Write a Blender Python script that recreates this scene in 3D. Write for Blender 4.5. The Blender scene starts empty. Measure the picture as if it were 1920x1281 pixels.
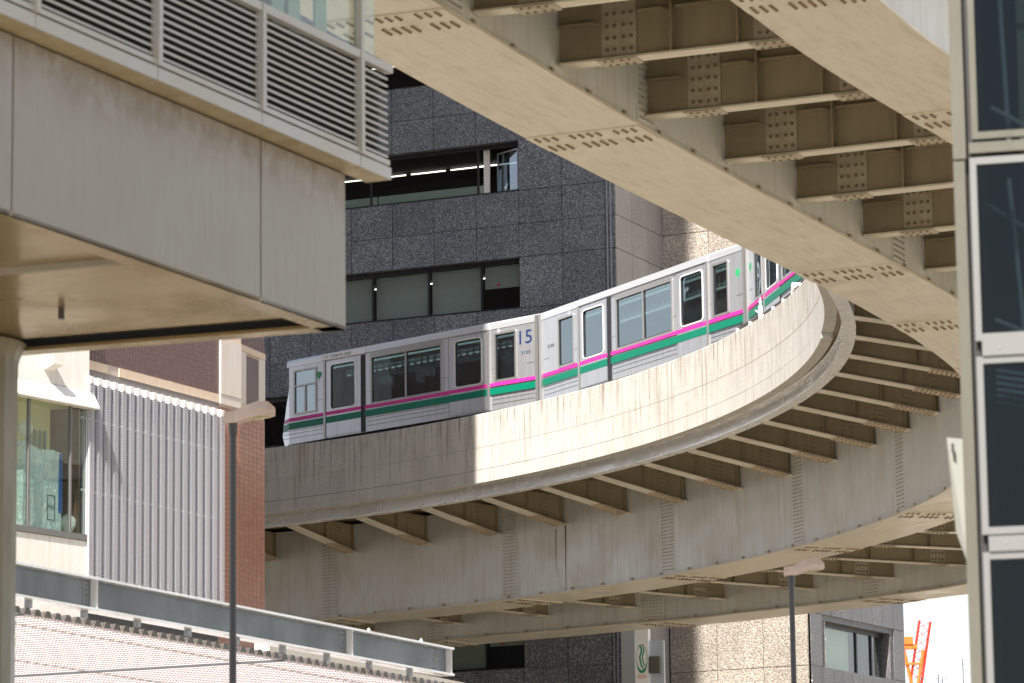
import bpy, math, random
from mathutils import Vector, Matrix
random.seed(7)
R = math.radians
sc = bpy.context.scene
COL = sc.collection

# ------------------------------------------------------------------ camera
PITCH, ROLL = R(10.3), R(0.7)
cam = bpy.data.cameras.new('camera'); camo = bpy.data.objects.new('camera', cam); COL.objects.link(camo)
cam.sensor_width = 36.0; cam.lens = 135.0; cam.clip_end = 3000; cam.clip_start = 0.5
cam.dof.use_dof = True; cam.dof.focus_distance = 98.0; cam.dof.aperture_fstop = 4.0
f_ = Vector((0, math.cos(PITCH), math.sin(PITCH))); up0 = Vector((0, -math.sin(PITCH), math.cos(PITCH))); r0 = Vector((1, 0, 0))
c_, s_ = math.cos(ROLL), math.sin(ROLL)
rt = r0 * c_ + up0 * (-s_); up = r0 * s_ + up0 * c_
camo.matrix_world = Matrix(((rt.x, up.x, -f_.x, 0), (rt.y, up.y, -f_.y, 0), (rt.z, up.z, -f_.z, 0), (0, 0, 0, 1)))
sc.camera = camo

# ------------------------------------------------------------------ light
EL = R(50.0); SX, SY = -0.34, -0.94
w = bpy.data.worlds.new('World'); sc.world = w; w.use_nodes = True
nt = w.node_tree; sky = nt.nodes.new('ShaderNodeTexSky'); sky.sky_type = 'NISHITA'; sky.sun_disc = False
sky.sun_elevation = EL; sky.sun_rotation = math.atan2(SX, SY); sky.air_density = 1.0; sky.dust_density = 2.0; sky.ozone_density = 1.0
# thin white summer haze veils the sky all round, thickest at the horizon
tc = nt.nodes.new('ShaderNodeTexCoord'); sxyz = nt.nodes.new('ShaderNodeSeparateXYZ'); nt.links.new(tc.outputs['Generated'], sxyz.inputs[0])
hz = nt.nodes.new('ShaderNodeMapRange'); hz.interpolation_type = 'SMOOTHSTEP'; hz.inputs[1].default_value = .0; hz.inputs[2].default_value = .5; hz.inputs[3].default_value = .95; hz.inputs[4].default_value = .12
nt.links.new(sxyz.outputs[2], hz.inputs[0]); mxs = nt.nodes.new('ShaderNodeMix'); mxs.data_type = 'RGBA'; nt.links.new(hz.outputs[0], mxs.inputs[0]); nt.links.new(sky.outputs[0], mxs.inputs[6]); mxs.inputs[7].default_value = (8.4, 8.6, 8.9, 1)
nt.links.new(mxs.outputs[2], nt.nodes['Background'].inputs[0]); nt.nodes['Background'].inputs[1].default_value = 0.066
sl = bpy.data.lights.new('sun', 'SUN'); sl.energy = 5.0; sl.angle = R(0.53); sl.color = (1.0, 0.94, 0.86)
slo = bpy.data.objects.new('sun', sl); COL.objects.link(slo)
h = math.hypot(SX, SY); sd = Vector((SX / h * math.cos(EL), SY / h * math.cos(EL), math.sin(EL)))
slo.rotation_euler = sd.to_track_quat('Z', 'Y').to_euler(); slo.location = (0, 0, 120)
vs = sc.view_settings; vs.view_transform = 'Standard'; vs.look = 'None'; vs.gamma = 1; vs.use_curve_mapping = False
vs.exposure = 1.3

# ------------------------------------------------------------------ materials
def newmat(name):
    m = bpy.data.materials.new(name); m.use_nodes = True
    n = m.node_tree.nodes; return m, m.node_tree, n['Principled BSDF']
def mixc(nt, a, b, fac):
    x = nt.nodes.new('ShaderNodeMix'); x.data_type = 'RGBA'
    for i, v in ((6, a), (7, b), (0, fac)):
        if hasattr(v, 'is_output'): nt.links.new(v, x.inputs[i])
        elif i == 0: x.inputs[0].default_value = v
        else: x.inputs[i].default_value = (*v, 1)
    return x.outputs[2]
def noise(nt, scale=5., uvs=(1, 1, 1), detail=4, rough=.6, lo=.4, hi=.6, coord='UV', dist=0.):
    t = nt.nodes.new('ShaderNodeTexCoord'); mp = nt.nodes.new('ShaderNodeMapping'); mp.inputs['Scale'].default_value = uvs
    no = nt.nodes.new('ShaderNodeTexNoise'); no.inputs['Scale'].default_value = scale; no.inputs['Detail'].default_value = detail
    no.inputs['Roughness'].default_value = rough; no.inputs['Distortion'].default_value = dist
    mr = nt.nodes.new('ShaderNodeMapRange'); mr.inputs[1].default_value = lo; mr.inputs[2].default_value = hi
    nt.links.new(t.outputs[coord], mp.inputs[0]); nt.links.new(mp.outputs[0], no.inputs[0]); nt.links.new(no.outputs[0], mr.inputs[0])
    return mr.outputs[0]
def mul(nt, a, b):
    x = nt.nodes.new('ShaderNodeMath'); x.operation = 'MULTIPLY'
    for i, v in enumerate((a, b)):
        if hasattr(v, 'is_output'): nt.links.new(v, x.inputs[i])
        else: x.inputs[i].default_value = v
    return x.outputs[0]
def bump(nt, bs, h, strength=.2, dist=.01):
    b = nt.nodes.new('ShaderNodeBump'); b.inputs['Strength'].default_value = strength; b.inputs['Distance'].default_value = dist
    nt.links.new(h, b.inputs['Height']); nt.links.new(b.outputs[0], bs.inputs['Normal'])
def plain(name, col, rough=.5, metal=0., emit=None, es=1., spec=.5):
    m, nt, b = newmat(name); b.inputs['Base Color'].default_value = (*col, 1); b.inputs['Roughness'].default_value = rough
    b.inputs['Metallic'].default_value = metal; b.inputs['Specular IOR Level'].default_value = spec
    if emit: b.inputs['Emission Color'].default_value = (*emit, 1); b.inputs['Emission Strength'].default_value = es
    return m
def paint(name, base, stain, stain2=None, rough=.45, streak=(1.6, .12, 1), sfac=.6, blot=.5, bscale=.8, metal=0., coat=0.):
    m, nt, b = newmat(name)
    s1 = noise(nt, 4., streak, 5, .7, .47, .66)
    s2 = noise(nt, bscale, (1, 1, 1), 5, .65, .42, .7)
    s3 = noise(nt, 30., (1, 1, 1), 3, .6, .35, .75)
    c = mixc(nt, base, stain, mul(nt, s1, sfac))
    c = mixc(nt, c, stain2 or stain, mul(nt, s2, blot))
    c = mixc(nt, c, tuple(x * .8 for x in base), mul(nt, s3, .3))
    nt.links.new(c, b.inputs['Base Color']); b.inputs['Roughness'].default_value = rough; b.inputs['Metallic'].default_value = metal
    b.inputs['Coat Weight'].default_value = coat
    rr = nt.nodes.new('ShaderNodeMapRange'); rr.inputs[3].default_value = rough - .1; rr.inputs[4].default_value = rough + .15
    nt.links.new(s2, rr.inputs[0]); nt.links.new(rr.outputs[0], b.inputs['Roughness'])
    bump(nt, b, s2, .15, .01)
    return m
M = {}
M['girder'] = paint('girder_paint', (.68, .71, .705), (.44, .40, .32), (.50, .47, .41), .42, sfac=.42, blot=.4, metal=.12)
M['soffit'] = paint('soffit_paint', (.64, .595, .50), (.44, .37, .27), (.82, .78, .70), .38, streak=(.25, 2.2, 1), sfac=.65, blot=.65, bscale=1.4)
M['beam'] = paint('beam_paint', (.90, .91, .92), (.74, .71, .64), None, .3, sfac=.2, blot=.12, metal=.35)
M['plate'] = paint('plate_paint', (.46, .42, .34), (.30, .22, .13), None, .55, sfac=.5, blot=.6, bscale=4)
M['bracket'] = paint('bracket_shade_paint', (.32, .27, .185), (.21, .165, .105), None, .5, sfac=.4, blot=.4)  # same paint as the girders, with the underside shade put into the colour
M['bolt'] = paint('shadow_toned_bolt', (.24, .18, .11), (.16, .10, .05), None, .6)  # toned dark so the colour carries the shadow around each bolt head
M['boltlight'] = paint('painted_bolt', (.40, .38, .33), (.26, .21, .15), None, .5)
M['rusty'] = paint('speckled_rust_paint', (.58, .51, .40), (.27, .15, .06), (.30, .17, .07), .65, streak=(2, 2, 1), sfac=.7, blot=.8, bscale=11)
M['deck'] = paint('deck_soffit', (.22, .175, .11), (.15, .11, .065), None, .7, sfac=.4, blot=.5)  # brown lowered further to deepen the shade between the girders
def concrete():
    m, nt, b = newmat('parapet_concrete')
    s1 = noise(nt, 3.0, (1.3, .14, 1), 6, .7, .48, .72)
    s2 = noise(nt, 1.1, (1, 1, 1), 6, .7, .35, .75)
    s3 = noise(nt, 22., (1, 1, 1), 4, .7, .3, .8)
    s4 = noise(nt, 2.2, (.5, .6, 1), 6, .75, .52, .7, dist=.6)
    sp = noise(nt, 16., (1, 1, 1), 1, .5, .70, .74)
    # run-off stains hang from the top edge: stronger near the coping
    t = nt.nodes.new('ShaderNodeTexCoord'); sx = nt.nodes.new('ShaderNodeSeparateXYZ'); nt.links.new(t.outputs['UV'], sx.inputs[0])
    mr = nt.nodes.new('ShaderNodeMapRange'); mr.inputs[1].default_value = 15.0; mr.inputs[2].default_value = 16.35; mr.inputs[3].default_value = .3; mr.inputs[4].default_value = 1.1
    nt.links.new(sx.outputs[1], mr.inputs[0])
    fine = noise(nt, 9.0, (.8, .035, 1), 4, .7, .52, .64)
    c = mixc(nt, (.56, .55, .52), (.45, .44, .415), s2)
    c = mixc(nt, c, (.20, .165, .12), mul(nt, mul(nt, s1, mr.outputs[0]), .65))
    c = mixc(nt, c, (.17, .12, .075), mul(nt, mul(nt, fine, mr.outputs[0]), .9))
    c = mixc(nt, c, (.55, .53, .49), mul(nt, s4, .4))
    c = mixc(nt, c, (.28, .26, .22), mul(nt, s3, .35))
    c = mixc(nt, c, (.15, .11, .07), mul(nt, sp, .7))
    nt.links.new(c, b.inputs['Base Color']); b.inputs['Roughness'].default_value = .85
    bump(nt, b, s3, .35, .01); return m
M['concrete'] = concrete()
def granite(name, a, bcol, ccol, scale=11., rough=.55):
    m, nt, b = newmat(name)
    t = nt.nodes.new('ShaderNodeTexCoord'); v = nt.nodes.new('ShaderNodeTexVoronoi'); v.inputs['Scale'].default_value = scale * 1.4
    nt.links.new(t.outputs['UV'], v.inputs['Vector'])
    n1 = noise(nt, scale, (1, 1, 1), 2, .8, .38, .62)
    n2 = noise(nt, scale * 1.7, (1, 1, 1), 1, .5, .57, .63)
    sx = nt.nodes.new('ShaderNodeSeparateColor'); nt.links.new(v.outputs['Color'], sx.inputs[0])
    mr = nt.nodes.new('ShaderNodeMapRange'); mr.inputs[1].default_value = .55; mr.inputs[2].default_value = .95
    nt.links.new(sx.outputs[0], mr.inputs[0])
    big = noise(nt, .7, (1, 1, 1), 4, .6, .35, .65)
    c = mixc(nt, a, bcol, n1); c = mixc(nt, c, ccol, mul(nt, mr.outputs[0], .55)); c = mixc(nt, c, ccol, mul(nt, n2, .9))
    c = mixc(nt, c, tuple(x * .7 for x in a), mul(nt, big, .3))
    # each slab slightly its own tone
    oi = nt.nodes.new('ShaderNodeObjectInfo'); mr2 = nt.nodes.new('ShaderNodeMapRange'); mr2.inputs[3].default_value = 0; mr2.inputs[4].default_value = .3
    nt.links.new(oi.outputs['Random'], mr2.inputs[0]); c = mixc(nt, c, tuple(x * .55 for x in a), mr2.outputs[0])
    nt.links.new(c, b.inputs['Base Color']); b.inputs['Roughness'].default_value = rough
    bump(nt, b, n1, .5, .02); return m
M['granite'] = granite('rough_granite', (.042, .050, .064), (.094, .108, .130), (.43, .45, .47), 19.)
M['granite_lit'] = granite('rough_granite_sunlit', (.15, .135, .12), (.32, .285, .245), (.66, .57, .48), 17.)  # same stone as the granite above, with sunlight put into the colour
M['granite_pol'] = granite('polished_granite', (.30, .285, .28), (.38, .36, .355), (.46, .44, .43), 20, .2)
M['granite_mid'] = granite('polished_granite_dark', (.085, .082, .085), (.13, .125, .13), (.24, .23, .23), 20, .12)
M['black'] = plain('black_frame', (.012, .012, .014), .4)
M['stain'] = plain('joint_grime', (.27, .24, .19), .8)
M['joint'] = plain('dark_joint', (.03, .03, .032), .8)
M['dark'] = plain('dark_interior', (.02, .02, .022), .8)
M['tube'] = plain('light_tube', (.9, .9, .85), .5, emit=(1, .93, .8), es=1.8)
M['trainlight'] = plain('train_lamp', (.9, .9, .9), .5, emit=(.85, 1, .92), es=1.6)
def glass(name, tint, refl=.12, rough=.02, gcol=(1, 1, 1)):
    m = bpy.data.materials.new(name); m.use_nodes = True; nt = m.node_tree; nt.nodes.clear()
    o = nt.nodes.new('ShaderNodeOutputMaterial'); tr = nt.nodes.new('ShaderNodeBsdfTransparent'); gl = nt.nodes.new('ShaderNodeBsdfGlossy')
    tr.inputs[0].default_value = (*tint, 1); gl.inputs['Roughness'].default_value = rough; gl.inputs['Color'].default_value = (*gcol, 1)
    lw = nt.nodes.new('ShaderNodeLayerWeight'); lw.inputs[0].default_value = .5
    pw = nt.nodes.new('ShaderNodeMath'); pw.operation = 'POWER'; pw.inputs[1].default_value = 5; nt.links.new(lw.outputs['Facing'], pw.inputs[0])
    ad = nt.nodes.new('ShaderNodeMath'); ad.operation = 'ADD'; ad.inputs[1].default_value = refl; ad.use_clamp = True
    nt.links.new(pw.outputs[0], ad.inputs[0])
    n = noise(nt, .9, (1, 1, 1), 2, .5, .2, .8, 'Object'); bp = nt.nodes.new('ShaderNodeBump'); bp.inputs['Strength'].default_value = .12; bp.inputs['Distance'].default_value = .05
    nt.links.new(n, bp.inputs['Height']); nt.links.new(bp.outputs[0], gl.inputs['Normal'])
    mx = nt.nodes.new('ShaderNodeMixShader'); nt.links.new(ad.outputs[0], mx.inputs[0]); nt.links.new(tr.outputs[0], mx.inputs[1]); nt.links.new(gl.outputs[0], mx.inputs[2])
    nt.links.new(mx.outputs[0], o.inputs[0]); return m
M['tglass'] = glass('train_glass', (.24, .29, .30), .30, .02, (.75, .85, .9))
M['wglass'] = glass('office_glass', (.84, .87, .86), .035, .02, (.6, .66, .75))
M['gglass'] = glass('green_glass', (.88, .93, .89), .06)
M['dglass'] = glass('dark_glass', (.34, .39, .41), .05, .02, (.36, .42, .45))
def steelm():
    m, nt, b = newmat('train_steel'); n = noise(nt, 2.5, (3.0, .25, 1), 3, .5, .35, .75); c = mixc(nt, (.66, .68, .71), (.56, .58, .61), n)
    nt.links.new(c, b.inputs['Base Color']); b.inputs['Roughness'].default_value = .42; b.inputs['Metallic'].default_value = .8; return m
M['steel'] = steelm()
M['white_paint'] = plain('train_white', (.70, .72, .75), .4, .6)
M['trim'] = plain('bright_trim', (.85, .85, .86), .25, .3)
M['postmetal'] = plain('post_metal', (.42, .41, .40), .35, .7)
M['rubber'] = plain('rubber', (.02, .02, .025), .6)
M['pink'] = plain('pink_stripe', (.62, .03, .30), .45, spec=.3)
M['green'] = plain('green_stripe', (.0, .17, .10), .45, spec=.3)
M['ginkgo'] = plain('green_emblem', (.03, .36, .14), .5)
M['blue'] = plain('blue_print', (.008, .03, .13), .6, spec=.2)
M['ink'] = plain('dark_print', (.015, .018, .03), .7, spec=.2)
M['orange_ink'] = plain('orange_print', (.75, .16, .04), .6)
M['resgreen'] = plain('green_print', (.0, .26, .15), .5)
M['seat'] = plain('train_seat', (.03, .16, .17), .8)
M['tile'] = None
def tilemat(name, a, b2):
    m, nt, b = newmat(name); oi = nt.nodes.new('ShaderNodeObjectInfo')
    n = noise(nt, 8.3, (1, 1, 1), 1, .5, .3, .7)
    c = mixc(nt, a, b2, n); c = mixc(nt, c, tuple(x * .75 for x in a), mul(nt, oi.outputs['Random'], .5))
    nt.links.new(c, b.inputs['Base Color']); b.inputs['Roughness'].default_value = .35; return m
M['tile'] = tilemat('red_brown_tile', (.34, .16, .115), (.40, .20, .15))
M['tile2'] = tilemat('dark_brown_tile', (.15, .095, .095), (.18, .11, .105))
M['grout'] = plain('grout', (.55, .46, .40), .9)
M['beige'] = paint('beige_stone', (.72, .58, .44), (.60, .45, .32), None, .7, blot=.3)
M['cream'] = paint('cream_stone', (.72, .66, .60), (.62, .52, .44), None, .7, blot=.3)
M['whitewall'] = paint('white_wall', (.80, .78, .73), (.60, .52, .42), None, .6, sfac=.3, blot=.25)
M['boxpaint'] = paint('panel_paint', (.31, .295, .265), (.20, .165, .11), None, .42, streak=(3, .35, 1), sfac=.3, blot=.25)
M['boxsoffit'] = paint('panel_soffit', (.36, .27, .135), (.20, .135, .06), None, .22, streak=(.5, 3, 1), sfac=.4, blot=.5, metal=.35)
M['understrip'] = paint('strip_soffit', (.50, .42, .28), (.34, .26, .15), None, .45, sfac=.5, blot=.6, bscale=3)
def boxm():
    m, nt, b = newmat('stained_panel_paint'); s1 = noise(nt, 4., (3, .35, 1), 5, .7, .47, .7); s2 = noise(nt, .9, (1, 1, 1), 5, .65, .4, .7); s3 = noise(nt, 5., (1, .6, 1), 5, .7, .38, .62)
    t = nt.nodes.new('ShaderNodeTexCoord'); sx = nt.nodes.new('ShaderNodeSeparateXYZ'); nt.links.new(t.outputs['UV'], sx.inputs[0])
    mr = nt.nodes.new('ShaderNodeMapRange'); mr.interpolation_type = 'SMOOTHSTEP'; mr.inputs[1].default_value = 7.15; mr.inputs[2].default_value = 7.7; nt.links.new(sx.outputs[1], mr.inputs[0])
    c = mixc(nt, (.31, .295, .27), (.22, .19, .145), mul(nt, s1, .3)); c = mixc(nt, c, (.24, .215, .175), mul(nt, s2, .3)); c = mixc(nt, c, (.17, .125, .07), mul(nt, mul(nt, s3, mr.outputs[0]), .75))
    nt.links.new(c, b.inputs['Base Color']); b.inputs['Roughness'].default_value = .45; return m
M['boxside'] = boxm()
M['louver'] = paint('louver_paint', (.44, .44, .425), (.48, .42, .34), None, .4, sfac=.3, blot=.3)
M['alu'] = plain('aluminium_frame', (.19, .19, .19), .35, .3)  # base darkened to hold the shade on the right-hand glass wall
M['beigemetal'] = paint('beige_metal', (.10, .098, .08), (.08, .07, .05), None, .4, blot=.3)  # beige kept dark: shade on the right-hand frames is in the colour
M['galv'] = paint('galvanised_steel', (.19, .225, .265), (.12, .14, .165), None, .5, sfac=.4, blot=.5, metal=.1)
M['pole'] = plain('dark_pole', (.05, .05, .055), .35)
M['lamp'] = paint('lamp_paint', (.66, .54, .48), (.50, .36, .30), None, .5, blot=.4, bscale=8)
M['lens'] = plain('lamp_lens', (.55, .55, .30), .1)
M['sky_metal'] = plain('sign_metal', (.50, .56, .62), .3, .5)
M['sign_white'] = plain('sign_white', (.90, .90, .92), .4)
M['red_steel'] = plain('red_steel', (.42, .025, .01), .5)
M['orange_steel'] = plain('orange_steel', (.55, .13, .01), .5)
M['white_steel'] = plain('white_steel', (.7, .7, .72), .5)
M['redtri'] = plain('red_marker', (.55, .01, .03), .5)
M['greybar'] = plain('grey_bar', (.32, .35, .38), .4, .3)
M['curtain'] = plain('pale_curtain', (.80, .74, .45), .8)
def bagmat():
    m, nt, b = newmat('printed_plastic'); n = noise(nt, 6, (1, .6, 1), 4, .6, .3, .7, dist=1.5)
    c = mixc(nt, (.90, .92, .93), (.50, .76, .88), n); nt.links.new(c, b.inputs['Base Color']); b.inputs['Roughness'].default_value = .3
    bump(nt, b, n, .8, .05); return m
M['bag'] = bagmat()
M['bagblue'] = plain('blue_plastic', (.02, .12, .42), .4)
def blindmat():
    m, nt, b = newmat('venetian_blind')
    t = nt.nodes.new('ShaderNodeTexCoord'); wv = nt.nodes.new('ShaderNodeTexWave'); wv.bands_direction = 'Y'; wv.inputs['Scale'].default_value = 5.5
    nt.links.new(t.outputs['UV'], wv.inputs[0]); n = noise(nt, .8, (.3, 1.2, 1), 3, .5, .3, .7)
    c = mixc(nt, (.22, .235, .22), (.40, .42, .39), wv.outputs[0]); c = mixc(nt, c, (.52, .55, .53), mul(nt, n, .5))
    nt.links.new(c, b.inputs['Base Color']); b.inputs['Roughness'].default_value = .6; return m
M['blind'] = blindmat()
def perf(name, base, pitch, hole, transl=0.):
    m, nt, b = newmat(name); b.inputs['Base Color'].default_value = (*base, 1); b.inputs['Roughness'].default_value = .5
    t = nt.nodes.new('ShaderNodeTexCoord'); mp = nt.nodes.new('ShaderNodeMapping'); mp.inputs['Scale'].default_value = (1 / pitch, 1 / pitch, 1)
    nt.links.new(t.outputs['UV'], mp.inputs[0]); fr = nt.nodes.new('ShaderNodeVectorMath'); fr.operation = 'FRACTION'; nt.links.new(mp.outputs[0], fr.inputs[0])
    sb = nt.nodes.new('ShaderNodeVectorMath'); sb.operation = 'SUBTRACT'; sb.inputs[1].default_value = (.5, .5, 0); nt.links.new(fr.outputs[0], sb.inputs[0])
    mm = nt.nodes.new('ShaderNodeVectorMath'); mm.operation = 'MULTIPLY'; mm.inputs[1].default_value = (1, 1, 0); nt.links.new(sb.outputs[0], mm.inputs[0])
    ln = nt.nodes.new('ShaderNodeVectorMath'); ln.operation = 'LENGTH'; nt.links.new(mm.outputs[0], ln.inputs[0])
    gt = nt.nodes.new('ShaderNodeMath'); gt.operation = 'GREATER_THAN'; gt.inputs[1].default_value = hole; nt.links.new(ln.outputs['Value'], gt.inputs[0])
    out = nt.nodes['Material Output']; trn = nt.nodes.new('ShaderNodeBsdfTransparent'); src = b.outputs[0]
    if transl:
        tl = nt.nodes.new('ShaderNodeBsdfTranslucent'); tl.inputs[0].default_value = (*base, 1); mx0 = nt.nodes.new('ShaderNodeMixShader'); mx0.inputs[0].default_value = transl
        nt.links.new(src, mx0.inputs[1]); nt.links.new(tl.outputs[0], mx0.inputs[2]); src = mx0.outputs[0]
    mx = nt.nodes.new('ShaderNodeMixShader'); nt.links.new(gt.outputs[0], mx.inputs[0]); nt.links.new(trn.outputs[0], mx.inputs[1]); nt.links.new(src, mx.inputs[2])
    nt.links.new(mx.outputs[0], out.inputs[0]); return m
M['perf'] = perf('perforated_metal', (.50, .50, .54), .05, .33)
def canopym():
    m, nt, b = newmat('perforated_canopy'); t = nt.nodes.new('ShaderNodeTexCoord'); mp = nt.nodes.new('ShaderNodeMapping'); mp.inputs['Scale'].default_value = (1 / .044, 1 / .058, 1)
    nt.links.new(t.outputs['UV'], mp.inputs[0]); fr = nt.nodes.new('ShaderNodeVectorMath'); fr.operation = 'FRACTION'; nt.links.new(mp.outputs[0], fr.inputs[0])
    sb = nt.nodes.new('ShaderNodeVectorMath'); sb.operation = 'SUBTRACT'; sb.inputs[1].default_value = (.5, .5, 0); nt.links.new(fr.outputs[0], sb.inputs[0])
    ln = nt.nodes.new('ShaderNodeVectorMath'); ln.operation = 'LENGTH'; nt.links.new(sb.outputs[0], ln.inputs[0])
    lt = nt.nodes.new('ShaderNodeMath'); lt.operation = 'LESS_THAN'; lt.inputs[1].default_value = .24; nt.links.new(ln.outputs['Value'], lt.inputs[0])
    n = noise(nt, .6, (1, 1, 1), 4, .6, .3, .7)
    c = mixc(nt, (.90, .88, .90), (.80, .78, .80), n); c = mixc(nt, c, (.44, .35, .36), lt.outputs[0]); nt.links.new(c, b.inputs['Base Color']); b.inputs['Roughness'].default_value = .6
    tl = nt.nodes.new('ShaderNodeBsdfTranslucent'); nt.links.new(c, tl.inputs[0]); mx = nt.nodes.new('ShaderNodeMixShader'); mx.inputs[0].default_value = .62
    nt.links.new(b.outputs[0], mx.inputs[1]); nt.links.new(tl.outputs[0], mx.inputs[2]); nt.links.new(mx.outputs[0], nt.nodes['Material Output'].inputs[0]); return m
M['canopy'] = canopym()
M['canopyend'] = plain('canopy_end', (.86, .84, .82), .5)
def groundm():
    m, nt, b = newmat('pale_paving'); n = noise(nt, .3, (1, 1, 1), 5, .6, .3, .7, 'Object'); c = mixc(nt, (.325, .28, .205), (.255, .22, .16), n)
    nt.links.new(c, b.inputs['Base Color']); b.inputs['Roughness'].default_value = .9; return m
M['ground'] = groundm()

# ------------------------------------------------------------------ mesh builder
class MB:
    def __init__(s): s.v = []; s.f = []; s.uv = []
    def face(s, pts, uvs=None):
        pts = [Vector(p) for p in pts]
        if uvs is None:
            n = Vector((0, 0, 0))
            for i in range(len(pts)): n += pts[i].cross(pts[(i + 1) % len(pts)])
            if n.length == 0: n = Vector((0, 0, 1))
            n.normalize()
            if abs(n.z) > .75: uvs = [(p.x, p.y) for p in pts]
            else:
                t = Vector((-n.y, n.x, 0)); t = t.normalized() if t.length else Vector((1, 0, 0)); uvs = [(p.dot(t), p.z) for p in pts]
        i0 = len(s.v); s.v += [tuple(p) for p in pts]; s.f.append(tuple(range(i0, i0 + len(pts)))); s.uv += list(uvs)
    def hexa(s, o, U, V, W):
        o, U, V, W = map(Vector, (o, U, V, W)); a, b, c, d = o, o + U, o + U + V, o + V
        if U.cross(V).dot(W) < 0: a, b, c, d = a, d, c, b
        e, f, g, h = a + W, b + W, c + W, d + W
        for q in ((d, c, b, a), (e, f, g, h), (a, b, f, e), (b, c, g, f), (c, d, h, g), (d, a, e, h)): s.face(q)
    def box(s, x0, x1, y0, y1, z0, z1): s.hexa((x0, y0, z0), (x1 - x0, 0, 0), (0, y1 - y0, 0), (0, 0, z1 - z0))
    def prism(s, poly, ex):
        ex = Vector(ex); p = [Vector(q) for q in poly]; n = Vector((0, 0, 0))
        for i in range(len(p)): n += p[i].cross(p[(i + 1) % len(p)])
        if n.dot(ex) > 0: p = p[::-1]
        q = [a + ex for a in p]; s.face(p); s.face(q[::-1])
        for i in range(len(p)): j = (i + 1) % len(p); s.face((p[j], p[i], q[i], q[j]))
    def cyl(s, a, b, r, n=10, r2=None, caps=True):
        a, b = Vector(a), Vector(b); d = (b - a).normalized(); x = d.orthogonal().normalized(); y = d.cross(x); r2 = r if r2 is None else r2
        A = [a + (x * math.cos(2 * math.pi * i / n) + y * math.sin(2 * math.pi * i / n)) * r for i in range(n)]
        B = [b + (x * math.cos(2 * math.pi * i / n) + y * math.sin(2 * math.pi * i / n)) * r2 for i in range(n)]
        for i in range(n): j = (i + 1) % n; s.face((A[i], A[j], B[j], B[i]))
        if caps: s.face(A[::-1]); s.face(B)
    def bolt(s, p, n, r=.026, h=.022):
        p, n = Vector(p), Vector(n); x = n.orthogonal().normalized(); y = n.cross(x)
        A = [p + (x * math.cos(k * math.pi / 3) + y * math.sin(k * math.pi / 3)) * r for k in range(6)]
        B = [q + n * h + (p - q) * .3 for q in A]
        for i in range(6): j = (i + 1) % 6; s.face((A[i], A[j], B[j], B[i]))
        s.face(B)
    def build(s, name, mat, parent=None, local=False, smooth=False, loc=None, **props):
        if not s.f: return None
        me = bpy.data.meshes.new(name); off = Vector((0, 0, 0))
        if parent is not None and not local:
            off = Vector(parent.location)
            if parent.parent: off = off + Vector(parent.parent.location)
        if loc is not None: off = Vector(loc)
        me.from_pydata([tuple(Vector(q) - off) for q in s.v] if off.length else s.v, [], s.f)
        uvl = me.uv_layers.new(name='UV'); uvl.data.foreach_set('uv', [c for p in s.uv for c in p])
        me.materials.append(mat)
        if smooth: me.polygons.foreach_set('use_smooth', [True] * len(me.polygons))
        o = bpy.data.objects.new(name, me); COL.objects.link(o); o.parent = parent
        if loc is not None: o.location = loc
        for k, v in props.items(): o[k] = v
        return o
def obj(name, me, parent, loc=(0, 0, 0), rz=0, **props):
    o = bpy.data.objects.new(name, me); COL.objects.link(o); o.parent = parent; o.location = loc; o.rotation_euler = (0, 0, rz)
    for k, v in props.items(): o[k] = v
    return o
def thing(name, loc, label, cat, rz=0, group=None):
    o = bpy.data.objects.new(name, None); COL.objects.link(o); o.location = loc; o.rotation_euler = (0, 0, rz); o.empty_display_size = .3
    o['label'] = label; o['category'] = cat
    if group: o['group'] = group
    return o
def text(name, body, mat, parent, place, w, h, thick=.004, **props):
    # place: function (x,y)->Vector in parent's local space, x in 0..w, y in 0..h
    cu = bpy.data.curves.new('t', 'FONT'); cu.body = body; cu.size = 1; cu.resolution_u = 3
    to = bpy.data.objects.new('t', cu); COL.objects.link(to)
    me = bpy.data.meshes.new_from_object(to); bpy.data.objects.remove(to); bpy.data.curves.remove(cu)
    xs = [v.co.x for v in me.vertices]; ys = [v.co.y for v in me.vertices]; x0, x1, y0, y1 = min(xs), max(xs), min(ys), max(ys)
    for v in me.vertices: v.co = place((v.co.x - x0) / (x1 - x0) * w, (v.co.y - y0) / (y1 - y0) * h)
    me.name = name; me.materials.clear(); me.materials.append(mat)
    return obj(name, me, parent, **props)
GZ = -1.6

# ------------------------------------------------------------------ ground
g = MB(); g.face([(-600, -300, GZ), (600, -300, GZ), (600, 1500, GZ), (-600, 1500, GZ)]); g.build('ground', M['ground'], kind='structure')

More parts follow.
